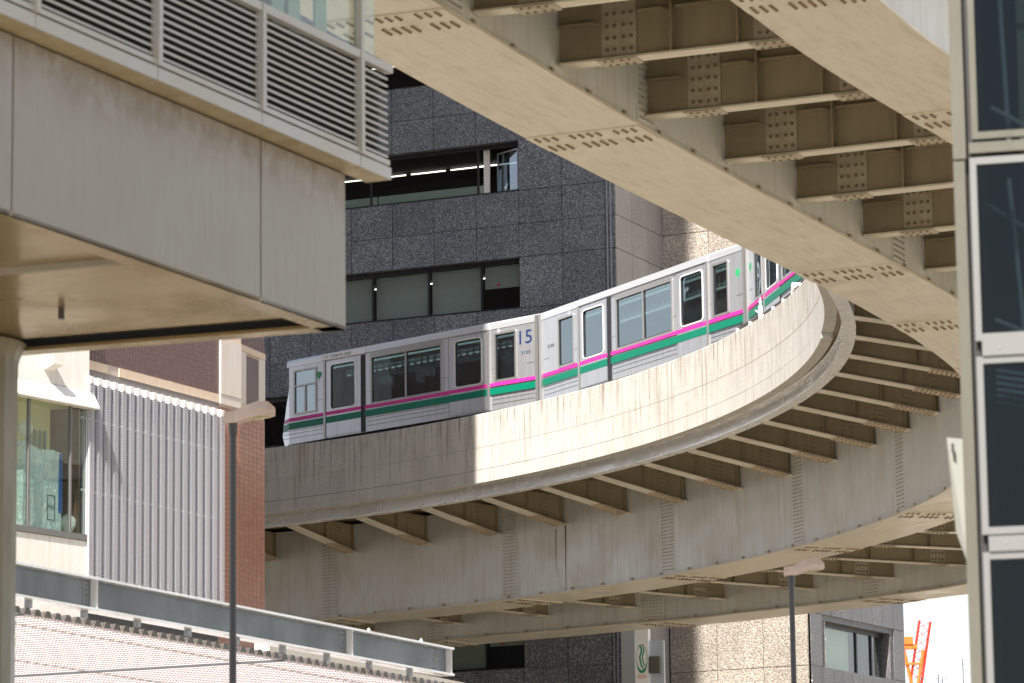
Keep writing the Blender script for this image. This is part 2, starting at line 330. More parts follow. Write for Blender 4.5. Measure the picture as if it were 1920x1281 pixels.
# ------------------------------------------------------------------ viaduct curve
CX, CY = -25.46, 80.16
def rW(phi):
    x = max(0., -phi - 8.); return 35.35 + 1.11502e-3 * x ** 2 - 1.093e-5 * x ** 3 + 1.06394e-6 * x ** 4
pts = []
ph = 82.0
while ph >= -56: pts.append(Vector((CX + rW(ph) * math.cos(R(ph)), CY + rW(ph) * math.sin(R(ph)), 0))); ph -= .5
tg = (pts[-1] - pts[-2]).normalized()
for k in range(1, 40): pts.append(pts[-1] + tg * .8)
tan = [(pts[min(i + 1, len(pts) - 1)] - pts[max(i - 1, 0)]).normalized() for i in range(len(pts))]
ss = [0.]
for i in range(1, len(pts)): ss.append(ss[-1] + (pts[i] - pts[i - 1]).length)
def C0(s):
    s = max(0, min(ss[-1] - 1e-4, s)); lo, hi = 0, len(ss) - 1
    while hi - lo > 1:
        m_ = (lo + hi) // 2
        if ss[m_] <= s: lo = m_
        else: hi = m_
    k = (s - ss[lo]) / (ss[hi] - ss[lo]); p = pts[lo].lerp(pts[hi], k); t = tan[lo].lerp(tan[hi], k).normalized()
    return p, t, Vector((-t.y, t.x, 0))
def PT(s, off, z=0.):
    p, t, n = C0(s); q = p + n * off; return Vector((q.x, q.y, z))
def ang(p): return math.degrees(math.atan2(p.y - CY, p.x - CX))
def s_at(phi, off=0.):
    lo, hi = 0., ss[-1]
    for _ in range(40):
        m_ = (lo + hi) / 2
        if ang(PT(m_, off)) > phi: lo = m_
        else: hi = m_
    return lo
S0, S1 = s_at(80), ss[-1] - .5
GP = [(90, 3.6), (53, 3.6), (47, 3.8), (41, 4.5), (33.5, 5.2), (29, 5.6), (15, 5.9), (-10, 5.2), (-30, 4.3), (-45, 3.85), (-54, 3.6), (-90, 3.6)]
def gap(s):
    a = ang(PT(s, 1.5))
    for (a0, g0), (a1, g1) in zip(GP, GP[1:]):
        if a <= a0 and a >= a1:
            k = (a0 - a) / (a0 - a1); k = k * k * (3 - 2 * k); return g0 + (g1 - g0) * k
    return 3.6
def offA(s): return 0.
def offB(s): return 1.5 + gap(s)
def sweep(mb, prof, s0, s1, base=offA, ds=.45, caps=True):
    n = max(1, int((s1 - s0) / ds)); pr = prof; m_ = len(pr); rows = []
    for i in range(n + 1):
        s = s0 + (s1 - s0) * i / n; b = base(s); rows.append((s, [PT(s, b + o, z) for o, z in pr]))
    area = sum(pr[i][0] * pr[(i + 1) % m_][1] - pr[(i + 1) % m_][0] * pr[i][1] for i in range(m_))
    for i in range(n):
        (sa, A), (sb, B) = rows[i], rows[i + 1]
        for k in range(m_):
            j = (k + 1) % m_; (o0, z0), (o1, z1) = pr[k], pr[j]
            va, vb = (z0, z1) if abs(z1 - z0) > abs(o1 - o0) else (o0, o1)
            q = [A[k], A[j], B[j], B[k]]; u = [(sa, va), (sa, vb), (sb, vb), (sb, va)]
            if area > 0: q = q[::-1]; u = u[::-1]
            mb.face(q, u)
    if caps:
        a, b = rows[0][1], rows[-1][1]
        if area > 0: mb.face(a); mb.face(b[::-1])
        else: mb.face(a[::-1]); mb.face(b)
def rect(o0, o1, z0, z1): return [(o0, z0), (o1, z0), (o1, z1), (o0, z1)]
ZB, ZT = 11.85, 14.5
via = thing('viaduct', (CX + 35, CY, GZ), 'curved railway viaduct of beige steel box girders with brackets and a concrete parapet', 'viaduct')
def vmesh(name, mat, parts, parent=None, **kw):
    m = MB()
    for a in parts: sweep(m, *a)
    return m.build(name, mat, parent or via, **kw)
girA = vmesh('box_girder', M['girder'], [(rect(0, 1.5, ZB + .04, ZT), S0, S1)], label='inner box girder with pale grey web')
vmesh('bottom_flange', M['soffit'], [(rect(-.07, 1.57, ZB, ZB + .038), S0, S1)], girA)
ZBB = 11.6
girB = vmesh('box_girder', M['girder'], [(rect(0, 1.4, ZBB + .04, ZT), S0, S1, offB)], label='outer box girder')
vmesh('bottom_flange', M['soffit'], [(rect(-.07, 1.47, ZBB, ZBB + .038), S0, S1, offB)], girB)
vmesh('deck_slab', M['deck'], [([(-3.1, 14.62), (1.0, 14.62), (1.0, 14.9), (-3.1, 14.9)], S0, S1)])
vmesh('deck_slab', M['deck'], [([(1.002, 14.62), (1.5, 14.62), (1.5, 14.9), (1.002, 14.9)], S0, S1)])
n = 0
m = MB()   # slab between the girders and outboard
N_ = int((S1 - S0) / .45)
for i in range(N_):
    a = S0 + (S1 - S0) * i / N_; b = S0 + (S1 - S0) * (i + 1) / N_
    ga, gb = 1.5 + gap(a) + 3.6, 1.5 + gap(b) + 3.6
    for z, fl in ((14.5, 0), (14.9, 1)):
        q = [PT(a, 1.502, z), PT(b, 1.502, z), PT(b, gb, z), PT(a, ga, z)]; m.face(q if fl else q[::-1], [(a, 1.5), (b, 1.5), (b, gb), (a, ga)] if fl else [(a, ga), (b, gb), (b, 1.5), (a, 1.5)])
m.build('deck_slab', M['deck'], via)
# edge beam (I section) under the inner parapet
eb = vmesh('edge_beam', M['beam'], [(rect(-2.87, -2.85, 14.235, 14.56), S0, S1), (rect(-3.0, -2.72, 14.20, 14.233), S0, S1), (rect(-3.0, -2.72, 14.562, 14.585), S0, S1)])
eb2 = vmesh('edge_beam', M['beam'], [(rect(1.4 + 2.2, 1.4 + 2.22, 14.235, 14.49), S0, S1, offB), (rect(1.4 + 2.07, 1.4 + 2.35, 14.20, 14.233), S0, S1, offB)])
# parapet panels and lower fascia strips
jo = [77, 70, 63, 56, 49.1, 42.15, 35.3, 28.27, 21.2, 14.11, 7.0, 0, -7, -14, -21, -28, -35, -42, -49, -55.5]
js = [S0] + [s_at(a) for a in jo] + [S1]
sn = s_at(-.6)
for a, b in zip(js, js[1:]):
    p = MB(); sweep(p, [(-3.35, 14.852), (-3.1, 14.852), (-3.1, 16.33), (-3.12, 16.35), (-3.33, 16.35), (-3.35, 16.33)], a + .008, b - .008); p.build('parapet_panel', M['concrete'], via)
    b2 = (a + b) / 2
    for u, v in ((a, b2), (b2, b)):
        p = MB()
        if u < sn: sweep(p, rect(-3.356, -3.102, 14.50, 14.84), u + .006, min(v, sn) - .006)
        if v > sn: sweep(p, rect(-3.356, -3.102, 14.62, 14.84), max(u, sn) + .006, v - .006)
        p.build('fascia_strip', M['concrete'], via)
    p = MB(); sweep(p, rect(1.4 + 2.35, 1.4 + 2.6, 14.45, 16.35), a + .008, b - .008, offB); p.build('outer_parapet_panel', M['concrete'], via)
p = MB(); sweep(p, rect(-3.352, -3.2, 14.842, 14.85), S0, S1); p.build('joint_line', M['joint'], via)
p = MB(); sweep(p, rect(-3.353, -3.3, 15.44, 15.447), S0, S1); p.build('joint_line', M['stain'], via)
for a in [73.5, 66.5, 59.5, 52.5, 45.6, 38.7, 31.8, 24.7, 17.6, 10.5, 3.5]:
    sa = s_at(a); p = MB(); sweep(p, rect(-3.353, -3.3, 14.86, 16.33), sa, sa + .008); p.build('joint_line', M['stain'], via)
# running beams on the deck
vmesh('running_track', M['concrete'], [(rect(-2.1, -1.4, 14.91, 15.3), S0, S1), (rect(-.6, .1, 14.91, 15.3), S0, S1)])
# tie holes in the parapet face
p = MB(); s = S0
while s < s_at(-8):
    for z in (15.12, 15.62, 16.14):
        q, t, nn = C0(s + random.uniform(-.05, .05)); c0 = q - nn * 3.3525 + Vector((0, 0, z + random.uniform(-.02, .02))); r = .014
        A = [c0 + (t * math.cos(k * math.pi / 3) + Vector((0, 0, 1)) * math.sin(k * math.pi / 3)) * r for k in range(6)]; p.face(A)
    s += .78
p.build('tie_holes', M['joint'], via, kind='stuff')
# frames
FR = [79.5, 75.3, 71.1, 66.9, 62.6, 58.36, 53.82, 49.4, 44.98, 40.74, 36.41, 32.23, 28.02, 23.87, 19.77, 15.79, 11.89, 7.95, 4.11, .2, -3.7, -7.6, -11.6, -15.6, -19.6, -23.6, -27.7, -31.85]
fs = [s_at(a) for a in FR] + [s_at(a, 1.5) for a in (-36.01, -40.17, -44.17, -48.06, -51.79, -54.96)]
while fs[-1] + 2.95 < S1 - .5: fs.append(fs[-1] + 2.95)
# bracket meshes, local x outward (0 at web, negative towards the edge), local -y faces the viewer
def me_of(fn, name, mat):
    m = MB(); fn(m); o = m.build(name, mat); me = o.data; bpy.data.objects.remove(o); return me
def zbk(x): return 13.7 + (14.2 - 13.7) * (-x / 2.72)
def mk_bracket(sg, L=2.72, zr=13.7):
    zf = lambda x: zr + (14.2 - zr) * (abs(x) / L)
    X = lambda x: sg * x
    def web(m): m.prism([(X(0), 0, zf(0)), (X(L), 0, zf(L)), (X(L), 0, 14.5), (X(0), 0, 14.5)], (0, .02, 0))
    def fl(m): m.prism([(X(.02), -.18, zf(.02) - .026), (X(L), -.18, zf(L) - .026), (X(L), -.18, zf(L) - .001), (X(.02), -.18, zf(.02) - .001)], (0, .38, 0))
    def cov(m):
        a, b = .12, 1.05
        m.prism([(X(a), -.21, zf(a) - .046), (X(b), -.21, zf(b) - .046), (X(b), -.21, zf(b) - .028), (X(a), -.21, zf(a) - .028)], (0, .44, 0))
    def spl(m): m.prism([(X(.50), -.014, zf(.5) + .03), (X(.88), -.014, zf(.88) + .03), (X(.88), -.014, 14.44), (X(.50), -.014, 14.44)], (0, .013, 0))
    def sti(m, x=1.32):
        if 1: m.prism([(X(x), -.11, zf(x)), (X(x + .016), -.11, zf(x)), (X(x + .016), -.11, 14.46), (X(x), -.11, 14.46)], (0, .11, 0))
    def bo(m):
        for i in range(4):
            for k in range(6):
                x = .56 + i * .087; z = zf(x) + .1 + k * .105
                if z < 14.42: m.bolt((X(x), -.014, z), (0, -1, 0), .022, .02)
        for i in range(9):
            for y in (-.17, -.08, .09, .18): x = .18 + i * .1; m.bolt((X(x), y, zf(x) - .046), (0, 0, -1), .02, .018)
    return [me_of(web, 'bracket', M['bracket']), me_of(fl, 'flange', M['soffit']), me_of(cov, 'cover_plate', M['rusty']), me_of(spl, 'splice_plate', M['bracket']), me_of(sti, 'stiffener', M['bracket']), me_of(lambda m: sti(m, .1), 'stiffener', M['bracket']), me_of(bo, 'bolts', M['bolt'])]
BK = mk_bracket(-1); BK2 = mk_bracket(1, 2.2)
vloc = Vector(via.location)
def place_frame(meshes, s, off, z=0):
    q, t, nn = C0(s); p = q + nn * off - vloc; p.z = z - vloc.z
    root = obj('bracket', meshes[0], via, p, math.atan2(nn.y, nn.x))
    for nm, me in zip(('flange', 'cover_plate', 'splice_plate', 'stiffener', 'stiffener'), meshes[1:6]): obj(nm, me, root)
    obj('bolts', meshes[6], root, kind='stuff')
for s in fs:
    place_frame(BK, s, 0)
    place_frame(BK2, s, offB(s) + 1.4)
    # cross beam
    gp = gap(s); q, t, nn = C0(s); p = q + nn * 1.5 - vloc; p.z = -vloc.z; rz = math.atan2(nn.y, nn.x); z0 = 12.07
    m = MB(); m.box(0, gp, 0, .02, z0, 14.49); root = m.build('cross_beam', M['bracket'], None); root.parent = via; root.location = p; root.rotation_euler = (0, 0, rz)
    m = MB(); m.box(.04, gp - .03, -.12, .14, z0 - .028, z0 - .001); m.build('flange', M['soffit'], root, local=True)
    xa = .16 * gp
    for x in (xa, gp - xa - .46):
        m = MB(); m.box(x, x + .46, -.016, -.001, z0 + .04, 14.42); m.build('splice_plate', M['plate'], root, local=True)
        m = MB(); m.box(x - .03, x + .49, -.15, .17, z0 - .046, z0 - .029); m.build('cover_plate', M['plate'], root, local=True)
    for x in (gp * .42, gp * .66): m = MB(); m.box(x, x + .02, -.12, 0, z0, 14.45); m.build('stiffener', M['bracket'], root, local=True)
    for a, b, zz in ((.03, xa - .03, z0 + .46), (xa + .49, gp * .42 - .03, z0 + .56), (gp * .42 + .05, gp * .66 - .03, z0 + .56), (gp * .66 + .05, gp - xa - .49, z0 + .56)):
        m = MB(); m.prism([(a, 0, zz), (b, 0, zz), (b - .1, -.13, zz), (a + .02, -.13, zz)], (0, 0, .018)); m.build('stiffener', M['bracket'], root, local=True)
    m = MB()
    for x in (xa, gp - xa - .46):
        for i in range(4):
            xx = x + .07 + i * .1 + (.02 if i > 1 else 0)
            for k in range(14): m.bolt((xx, -.016, z0 + .12 + k * .155), (0, -1, 0), .029, .024)
            for y in (-.1, .1): m.bolt((xx, y, z0 - .046), (0, 0, -1), .026, .018)
    m.build('bolts', M['bolt'], root, local=True, kind='stuff')
# girder splices: web plates with bolt fields, flange plates
SP = [76, 65.8, 55.2, 44.2, 33.5, 23.2, 13.1, 2.6, -8, -18.5] ; sps = [s_at(a) for a in SP] + [s_at(-33.6, 1.5), s_at(-48.6, .7)]
sps.insert(10, (sps[9] + sps[10]) / 2); sps.append(sps[-1] + 6.5); sps.append(sps[-1] + 6.5)
for gird, base, wd, zb in ((girA, offA, 1.5, ZB), (girB, offB, 1.4, ZBB)):
    for s in sps:
        hw = .30; m = MB()
        sweep(m, rect(-.014, -.001, zb + .1, 14.42), s - hw, s + hw, base, .3); m.build('splice_plate', M['girder'], via); m = MB(); sweep(m, rect(wd + .001, wd + .014, zb + .1, 14.42), s - hw, s + hw, base, .3)
        m.build('splice_plate', M['girder'], via)
        m = MB(); sweep(m, rect(-.06, wd + .06, zb - .018, zb - .001), s - .42, s + .42, base, .3); fpl = m.build('flange_splice_plate', M['soffit'], via)
        m = MB()
        for i in range(6):
            sx = s - hw + .07 + i * .092
            for k in range(24):
                z = zb + .16 + k * .093
                if z > 14.4: break
                q, t, nn = C0(sx); b0 = base(sx); m.bolt(q + nn * (b0 - .014) + Vector((0, 0, z)), -nn, .022, .02); m.bolt(q + nn * (b0 + wd + .014) + Vector((0, 0, z)), nn, .022, .02)
        m.build('bolts', M['boltlight'], via, kind='stuff')
        m = MB()
        for i in range(12):
            o = .06 + i * (wd - .12) / 11; 
            if i in (3, 8): continue
            for k in range(8):
                sx = s - .36 + k * .075 + (.18 if k > 3 else 0)
                if k == 4: continue
                q, t, nn = C0(sx); m.bolt(q + nn * (base(sx) + o) + Vector((0, 0, zb - .018)), (0, 0, -1), .026, .022)
        m.build('bolts', M['bolt'], via, kind='stuff')
# lugs along the girder bottoms, edge beam splices
m = MB(); s = S0 + .4
while s < S1 - 1:
    for base, zb, o in ((offA, ZB, -.005), (offB, ZBB, -.005), (offA, ZB, 1.505)):
        q, t, nn = C0(s); b0 = base(s) + o; sg = -1 if o < 1 else 1
        m.hexa(q + nn * b0 + Vector((0, 0, zb + .04)) , t * .07, nn * (.045 * sg), Vector((0, 0, .075)))
    s += 1.27
m.build('lugs', M['plate'], via, kind='stuff')
m = MB(); mb2 = MB()
for a in [66, 57.9, 48.2, 37.6, 27.1, 17.6, 8.3, -1.5, -10, -20]:
    m = MB(); s = s_at(a); sweep(m, rect(-2.882, -2.871, 14.25, 14.54), s - .22, s + .22, offA, .22); m.build('edge_beam_splice', M['beam'], via)
    for i in range(4):
        for k in range(3):
            sx = s - .17 + i * .11; q, t, nn = C0(sx); mb2.bolt(q - nn * 2.882 + Vector((0, 0, 14.30 + k * .09)), -nn, .018, .014)
mb2.build('bolts', M['beam'], via, kind='stuff')
# long dark leak stains on the inner web
def stain_at(phi, ztop, zbot, w0):
    s = s_at(phi); m = MB(); n = 10
    for i in range(n):
        z0 = ztop + (zbot - ztop) * i / n; z1 = ztop + (zbot - ztop) * (i + 1) / n; w0_ = w0 * (1 - .75 * i / n); w1_ = w0 * (1 - .75 * (i + 1) / n)
        j0 = .008 * math.sin(i * 2.1); j1 = .008 * math.sin((i + 1) * 2.1)
        q = [PT(s + j1, -.004, z1), PT(s + j1 + w1_, -.004, z1), PT(s + j0 + w0_, -.004, z0), PT(s + j0, -.004, z0)]; m.face(q)
    m.build('leak_stain', plain('leak_stain', (.06, .045, .03), .8), via)
stain_at(40.62, 13.68, 11.92, .045); stain_at(41.25, 13.62, 12.45, .035)
# conduit along the parapet top with clamps and two small posts
m = MB(); a0, a1 = s_at(16.6), s_at(-12); n = 40
for o, z, r in ((-3.2, 16.47, .045), (-3.05, 16.44, .03)):
    for i in range(n):
        sa, sb = a0 + (a1 - a0) * i / n, a0 + (a1 - a0) * (i + 1) / n; m.cyl(PT(sa, o, z), PT(sb, o, z), r, 7, caps=False)
cond = m.build('conduit_pipe', plain('conduit_metal', (.10, .09, .085), .4, .5), via)
s = a0 + .1
while s < a1: m = MB(); q, t, nn = C0(s); m.hexa(PT(s, -3.29, 16.35), t * .06, nn * .14, Vector((0, 0, .11))); m.build('clamp', M['trim'], cond); s += 1.02
m = MB(); q = s_at(8.0); m.cyl(PT(q, -3.28, 16.55), PT(q + .0, -3.0, 16.55), .1, 14); m.build('junction_cap', M['trim'], cond)
for a in (13.6, 5.2):
    m = MB(); s = s_at(a); p0 = PT(s, -3.2, 16.35); m.cyl(p0, p0 + Vector((0, 0, .36)), .055, 10); m.cyl(p0 + Vector((0, 0, .36)), p0 + Vector((0, 0, .44)), .03, 8); m.cyl(p0 + Vector((0, 0, .44)), p0 + Vector((0, 0, .48)), .045, 8); m.cyl(p0 + Vector((0, 0, .48)), p0 + Vector((0, 0, .56)), .018, 8)
    m.cyl(p0 + Vector((-.05, 0, .2)), p0 + Vector((-.13, 0, .26)), .015, 6); m.build('signal_post', M['trim'], cond)

# ------------------------------------------------------------------ train
def J(a, r=33.0): return Vector((CX + r * math.cos(R(a)), CY + r * math.sin(R(a)), 0))
ZC = 16.5
def z_(z): return z - ZC
def wall_cells(m, L0, L1, zb, zt, holes, y0, y1, slant=None):
    xs = sorted({L0, L1, *[v for h in holes for v in h[:2]]}); zs = sorted({zb, zt, *[v for h in holes for v in h[2:4]]})
    for i in range(len(xs) - 1):
        for k in range(len(zs) - 1):
            cx, cz = (xs[i] + xs[i + 1]) / 2, (zs[k] + zs[k + 1]) / 2
            if any(h[0] < cx < h[1] and h[2] < cz < h[3] for h in holes): continue
            a, b, c, d = (xs[i], zs[k]), (xs[i + 1], zs[k]), (xs[i + 1], zs[k + 1]), (xs[i], zs[k + 1])
            m.face([(p[0], y0, p[1]) for p in (a, b, c, d)]); m.face([(p[0], y1, p[1]) for p in (d, c, b, a)])
    for h in holes:
        x0, x1, a, b = h[:4]; r = ((x0, a), (x1, a), (x1, b), (x0, b))
        for i in range(4):
            p, q = r[i], r[(i + 1) % 4]; m.face([(q[0], y0, q[1]), (p[0], y0, p[1]), (p[0], y1, p[1]), (q[0], y1, q[1])])
def rrect(x0, x1, z0, z1, r, n=4):
    o = []
    for cx, cz, a0 in ((x1 - r, z0 + r, -90), (x1 - r, z1 - r, 0), (x0 + r, z1 - r, 90), (x0 + r, z0 + r, 180)):
        for i in range(n + 1): a = R(a0 + 90 * i / n); o.append((cx + r * math.cos(a), cz + r * math.sin(a)))
    return o
def ring(m, x0, x1, z0, z1, wd, y0, y1, r):
    A = rrect(x0, x1, z0, z1, r); B = rrect(x0 + wd, x1 - wd, z0 + wd, z1 - wd, max(.01, r - wd)); n = len(A)
    for i in range(n):
        j = (i + 1) % n
        m.face([(A[i][0], y0, A[i][1]), (A[j][0], y0, A[j][1]), (B[j][0], y0, B[j][1]), (B[i][0], y0, B[i][1])])
        m.face([(A[j][0], y0, A[j][1]), (A[i][0], y0, A[i][1]), (A[i][0], y1, A[i][1]), (A[j][0], y1, A[j][1])])
        m.face([(B[i][0], y0, B[i][1]), (B[j][0], y0, B[j][1]), (B[j][0], y1, B[j][1]), (B[i][0], y1, B[i][1])])
def make_car(a, b, label, kind, mirror=False, end_inset=.1):
    A, B = J(a), J(b); d = (B - A); L = d.length; d.normalize(); rz = math.atan2(d.y, d.x)
    root = thing('train_car', (A.x, A.y, ZC), label, 'train car', rz, 'cars of the railway train')
    W = 2.45; zt = z_(18.76); zf = z_(16.56); L -= .06
    f = (lambda x: x) if not mirror else (lambda x: L + .06 - x)
    def iv(x0, x1): p, q = f(x0), f(x1); return (min(p, q), max(p, q))
    wz0, wz1 = z_(17.36), z_(18.60)
    if kind == 'front':
        doors = [(2.03, 3.44, 2.23, 3.2), (6.86, 8.31, 7.12, 8.09)]; big = (3.87, 6.55, 5.2); narrow = [(8.62, 9.34)]; cab = (.73, 1.6)
        posts = [(1.94, 2.02, 0), (3.44, 3.59, 1), (8.32, 8.41, 0)]; seams = [6.85]; gink = 1.74; xs0 = .5
    else:
        doors = [(2.16, 3.6, 2.35, 3.4), (7.1, 8.55, 7.33, 8.36)]; big = (4.10, 6.85, 5.44); narrow = [(1.03, 1.8), (8.87, 9.53)]; cab = None
        posts = [(2.07, 2.15, 0), (3.6, 3.79, 1), (8.56, 8.64, 0)]; seams = [7.09]; gink = 10.0; xs0 = .06
    holes = [(*iv(w0, w1), wz0, wz1) for _, _, w0, w1 in doors] + [(*iv(big[0], big[1]), wz0 - .02, wz1)] + [(*iv(*q), wz0, wz1) for q in narrow]
    if cab: holes.append((*iv(*cab), z_(17.42), z_(18.62)))
    m = MB(); wall_cells(m, xs0, L, zf, zt, holes, 0, .07)
    m2h = [(h0 + .0, h1, a_, b_) for h0, h1, a_, b_ in holes]
    wall_cells(m, xs0, L, zf, zt, m2h, W - .07, W)
    m.face([(L, 0, zf), (L, W, zf), (L, W, zt), (L, 0, zt)]); 
    if kind == 'front':
        P = [(.47, z_(18.95)), (.20, z_(17.75)), (.04, z_(16.86)), (.13, z_(16.56))]
        for (xa, za), (xb, zb_) in zip(P, P[1:]): m.face([(xa, .18, za), (xa, W - .18, za), (xb, W - .18, zb_), (xb, .18, zb_)])
        for y, y1_, fl in ((.18, 0, 1), (W - .18, W, 0)):
            for (xa, za), (xb, zb_) in zip(P, P[1:]):
                za2, = (min(za, zt),); q = [(xa, y, za2), (xb, y, zb_), (xs0, y1_, zb_), (xs0, y1_, za2)]; m.face(q if fl else q[::-1])
    else: m.face([(xs0, 0, zt), (xs0, W, zt), (xs0, W, zf), (xs0, 0, zf)])
    m.face([(xs0, 0, zf), (L, 0, zf), (L, W, zf), (xs0, W, zf)][::-1])
    m.build('body', M['steel'], root, local=True)
    m = MB(); x0r = .42 if kind == 'front' else .03
    prof = [(-.012, z_(18.762)), (-.012, z_(18.90)), (.05, z_(18.97)), (.35, z_(19.05)), (1.2, z_(19.09)), (2.1, z_(19.05)), (2.4, z_(18.97)), (2.46, z_(18.90)), (2.46, z_(18.762))]
    m.prism([(x0r, y, z) for y, z in prof], (L - x0r, 0, 0)); m.build('roof', M['white_paint'], root, local=True)
    # cornice covers over the doors
    m = MB(); c0, c1 = iv(posts[0][0], posts[2][1]); m.hexa((c0, -.045, z_(18.77)), (c1 - c0, 0, 0), (0, .03, 0), (0, .012, .17)); m.build('door_rail_cover', M['white_paint'], root, local=True)
    # doors
    for x0, x1, w0, w1 in doors:
        a0, a1 = iv(x0, x1); b0, b1 = iv(w0, w1); m = MB()
        wall_cells(m, a0 + .012, a1 - .012, z_(16.6), z_(18.72), [(b0 + .005, b1 - .005, wz0 + .005, wz1 - .005)], -.022, -.003); dr = m.build('door', M['steel'], root, local=True)
        m = MB(); ring(m, b0 - .035, b1 + .035, wz0 - .035, wz1 + .035, .035, -.036, -.02, .13); m.build('window_trim', M['trim'], dr, local=True)
        m = MB(); m.box(b0, b1, .01, .016, wz0, wz1); m.build('door_window', M['tglass'], dr, local=True)
        m = MB(); ring(m, b0 - .002, b1 + .002, wz0 - .002, wz1 + .002, .022, -.024, .01, .10); m.build('window_gasket', M['rubber'], dr, local=True)
        m = MB(); m.box(a0 - .004, a0 + .010, -.006, -.002, z_(16.6), z_(18.72)); m.box(a1 - .010, a1 + .004, -.006, -.002, z_(16.6), z_(18.72)); m.build('door_seam', M['rubber'], dr, local=True)
    # big window
    a0, a1 = iv(big[0], big[1]); md = f(big[2]); m = MB(); ring(m, a0 - .055, a1 + .055, wz0 - .075, wz1 + .055, .06, -.03, -.001, .03)
    m.box(md - .03, md + .03, -.026, .02, wz0, wz1); m.box(a0 - .05, a1 + .05, -.032, -.002, wz1 + .055, z_(18.73)); bw = m.build('window', M['postmetal'], root, local=True)
    for p, q in ((a0, md - .03), (md + .03, a1)):
        m = MB(); m.box(p, q, .015, .021, wz0 - .01, wz1); m.build('pane', M['tglass'], bw, local=True)
        m = MB(); ring(m, p, q, wz0 - .01, wz1, .02, -.008, .014, .05); m.build('gasket', M['rubber'], bw, local=True)
    for nr in narrow:
        a0, a1 = iv(*nr); m = MB(); ring(m, a0 - .05, a1 + .05, wz0 - .05, wz1 + .05, .055, -.028, -.001, .05); nw = m.build('window', M['postmetal'], root, local=True)
        m = MB(); m.box(a0, a1, .015, .021, wz0, wz1); m.build('pane', M['tglass'], nw, local=True)
        m = MB(); ring(m, a0, a1, wz0, wz1, .03, -.01, .014, .06); m.build('gasket', M['rubber'], nw, local=True)
    if cab:
        a0, a1 = iv(*cab); c0, c1 = z_(17.42), z_(18.62); m = MB(); ring(m, a0 - .03, a1 + .03, c0 - .05, c1 + .03, .05, -.026, -.001, .02)
        m.box(a0, a1, -.024, .02, z_(18.17), z_(18.21)); m.box(1.14, 1.19, -.024, .02, c0, z_(18.17)); cw = m.build('cab_window', M['postmetal'], root, local=True)
        for q in ((a0, a1, z_(18.21), c1), (a0, 1.14, c0, z_(18.17)), (1.19, a1, c0, z_(18.17))): m = MB(); m.box(q[0], q[1], .015, .021, q[2], q[3]); m.build('pane', M['tglass'], cw, local=True)
    for p0, p1, dk in posts:
        a0, a1 = iv(p0, p1); m = MB()
        if dk: m.box(a0, a1, -.012, .0, z_(16.57), z_(18.74)); m.build('door_pocket', M['rubber'], root, local=True)
        else: m.box(a0, a1, -.04, .0, z_(16.57), z_(18.78)); m.build('post', M['postmetal'], root, local=True)
    # stripes follow the side in one line, broken at posts
    cuts = sorted([iv(p0, p1) for p0, p1, _ in posts]); st = max(xs0, .1) if kind == 'front' else .14
    spans = []; x = .12 if kind == 'front' else .13
    for a0, a1 in cuts: spans.append((x, a0)); x = a1
    spans.append((x, L - .12))
    m = MB(); g_ = MB(); v_ = MB()
    for i, (a0, a1) in enumerate(spans):
        for mm, z0, z1 in ((m, z_(17.205), z_(17.30)), (g_, z_(16.98), z_(17.16))):
            if kind == 'front' and i == 0 and not mirror:
                mm.face([(.52, -.029, z0), (a1, -.029, z0), (a1, -.029, z1), (.52, -.029, z1)])
                xn = .12 if z0 > z_(17.1) else .09; mm.face([(xn, .15, z0), (.52, -.029, z0), (.52, -.029, z1), (xn + .02, .15, z1)])
            else: mm.box(a0, a1, -.029, -.0235, z0, z1)
        for z in (16.70, 16.83, 16.94):
            v_.box(a0 + .05, a1 - .05, -.0245, -.0225, z_(z), z_(z) + .012)
    m.build('pink_stripe', M['pink'], root, local=True); g_.build('green_stripe', M['green'], root, local=True); 
    vv = MB()
    for (a0, a1) in spans:
        inter = [iv(x0, x1) for x0, x1, *_ in doors]
        if any(i0 - .05 < (a0 + a1) / 2 < i1 + .05 for i0, i1 in inter) and (a1 - a0) < 1.8: continue
        e0, e1 = a0 + .06, a1 - .06
        for i0, i1 in inter:
            if i0 < e1 < i1 + .3 and i0 > e0: e1 = i0 - .03
            if i0 - .3 < e0 < i1 and i1 < e1: e0 = i1 + .03
        for z in (16.72, 16.84, 16.93): vv.box(e0, e1, -.005, .0, z_(z), z_(z) + .01)
        vv.box(e0, e0 + .28, -.005, .0, z_(17.68), z_(17.68) + .008); vv.box(e1 - .28, e1, -.005, .0, z_(17.68), z_(17.68) + .008)
    vv.build('groove', M['rubber'], root, local=True, kind='stuff')
    m = MB(); sm = f(seams[0]); m.box(sm - .008, sm + .008, -.006, -.001, z_(16.6), z_(18.74)); m.build('seam', M['rubber'], root, local=True)
    # end posts and gangway
    m = MB(); m.box(L - .10, L + .005, -.05, .02, zf, z_(18.93)); m.build('end_post', M['postmetal'], root, local=True)
    if kind != 'front': m = MB(); m.box(.0, .10, -.05, .02, zf, z_(18.93)); m.build('end_post', M['postmetal'], root, local=True)
    m = MB(); m.box(L + .006, L + .054, .1, W - .1, z_(16.7), z_(18.8)); m.build('gangway', M['rubber'], root, local=True)
    # emblem: ginkgo leaf and small round badge
    gx = f(gink); zc = z_(18.40) if kind == 'front' else z_(18.25); m = MB(); P = [(gx, zc - .20), (gx + .012, zc - .12)]
    for i in range(9): a_ = R(-20 + i * 27.5); rr = .105 if i != 4 else .085; P.append((gx + rr * math.cos(a_), zc + rr * math.sin(a_)))
    P.append((gx - .012, zc - .12)); m.prism([(x, -.004, z) for x, z in P], (0, .003, 0)); m.build('ginkgo_emblem', M['ginkgo'], root, local=True)
    bx = f(8.74 if kind == 'front' else 1.62); zb = z_(18.70); m = MB()
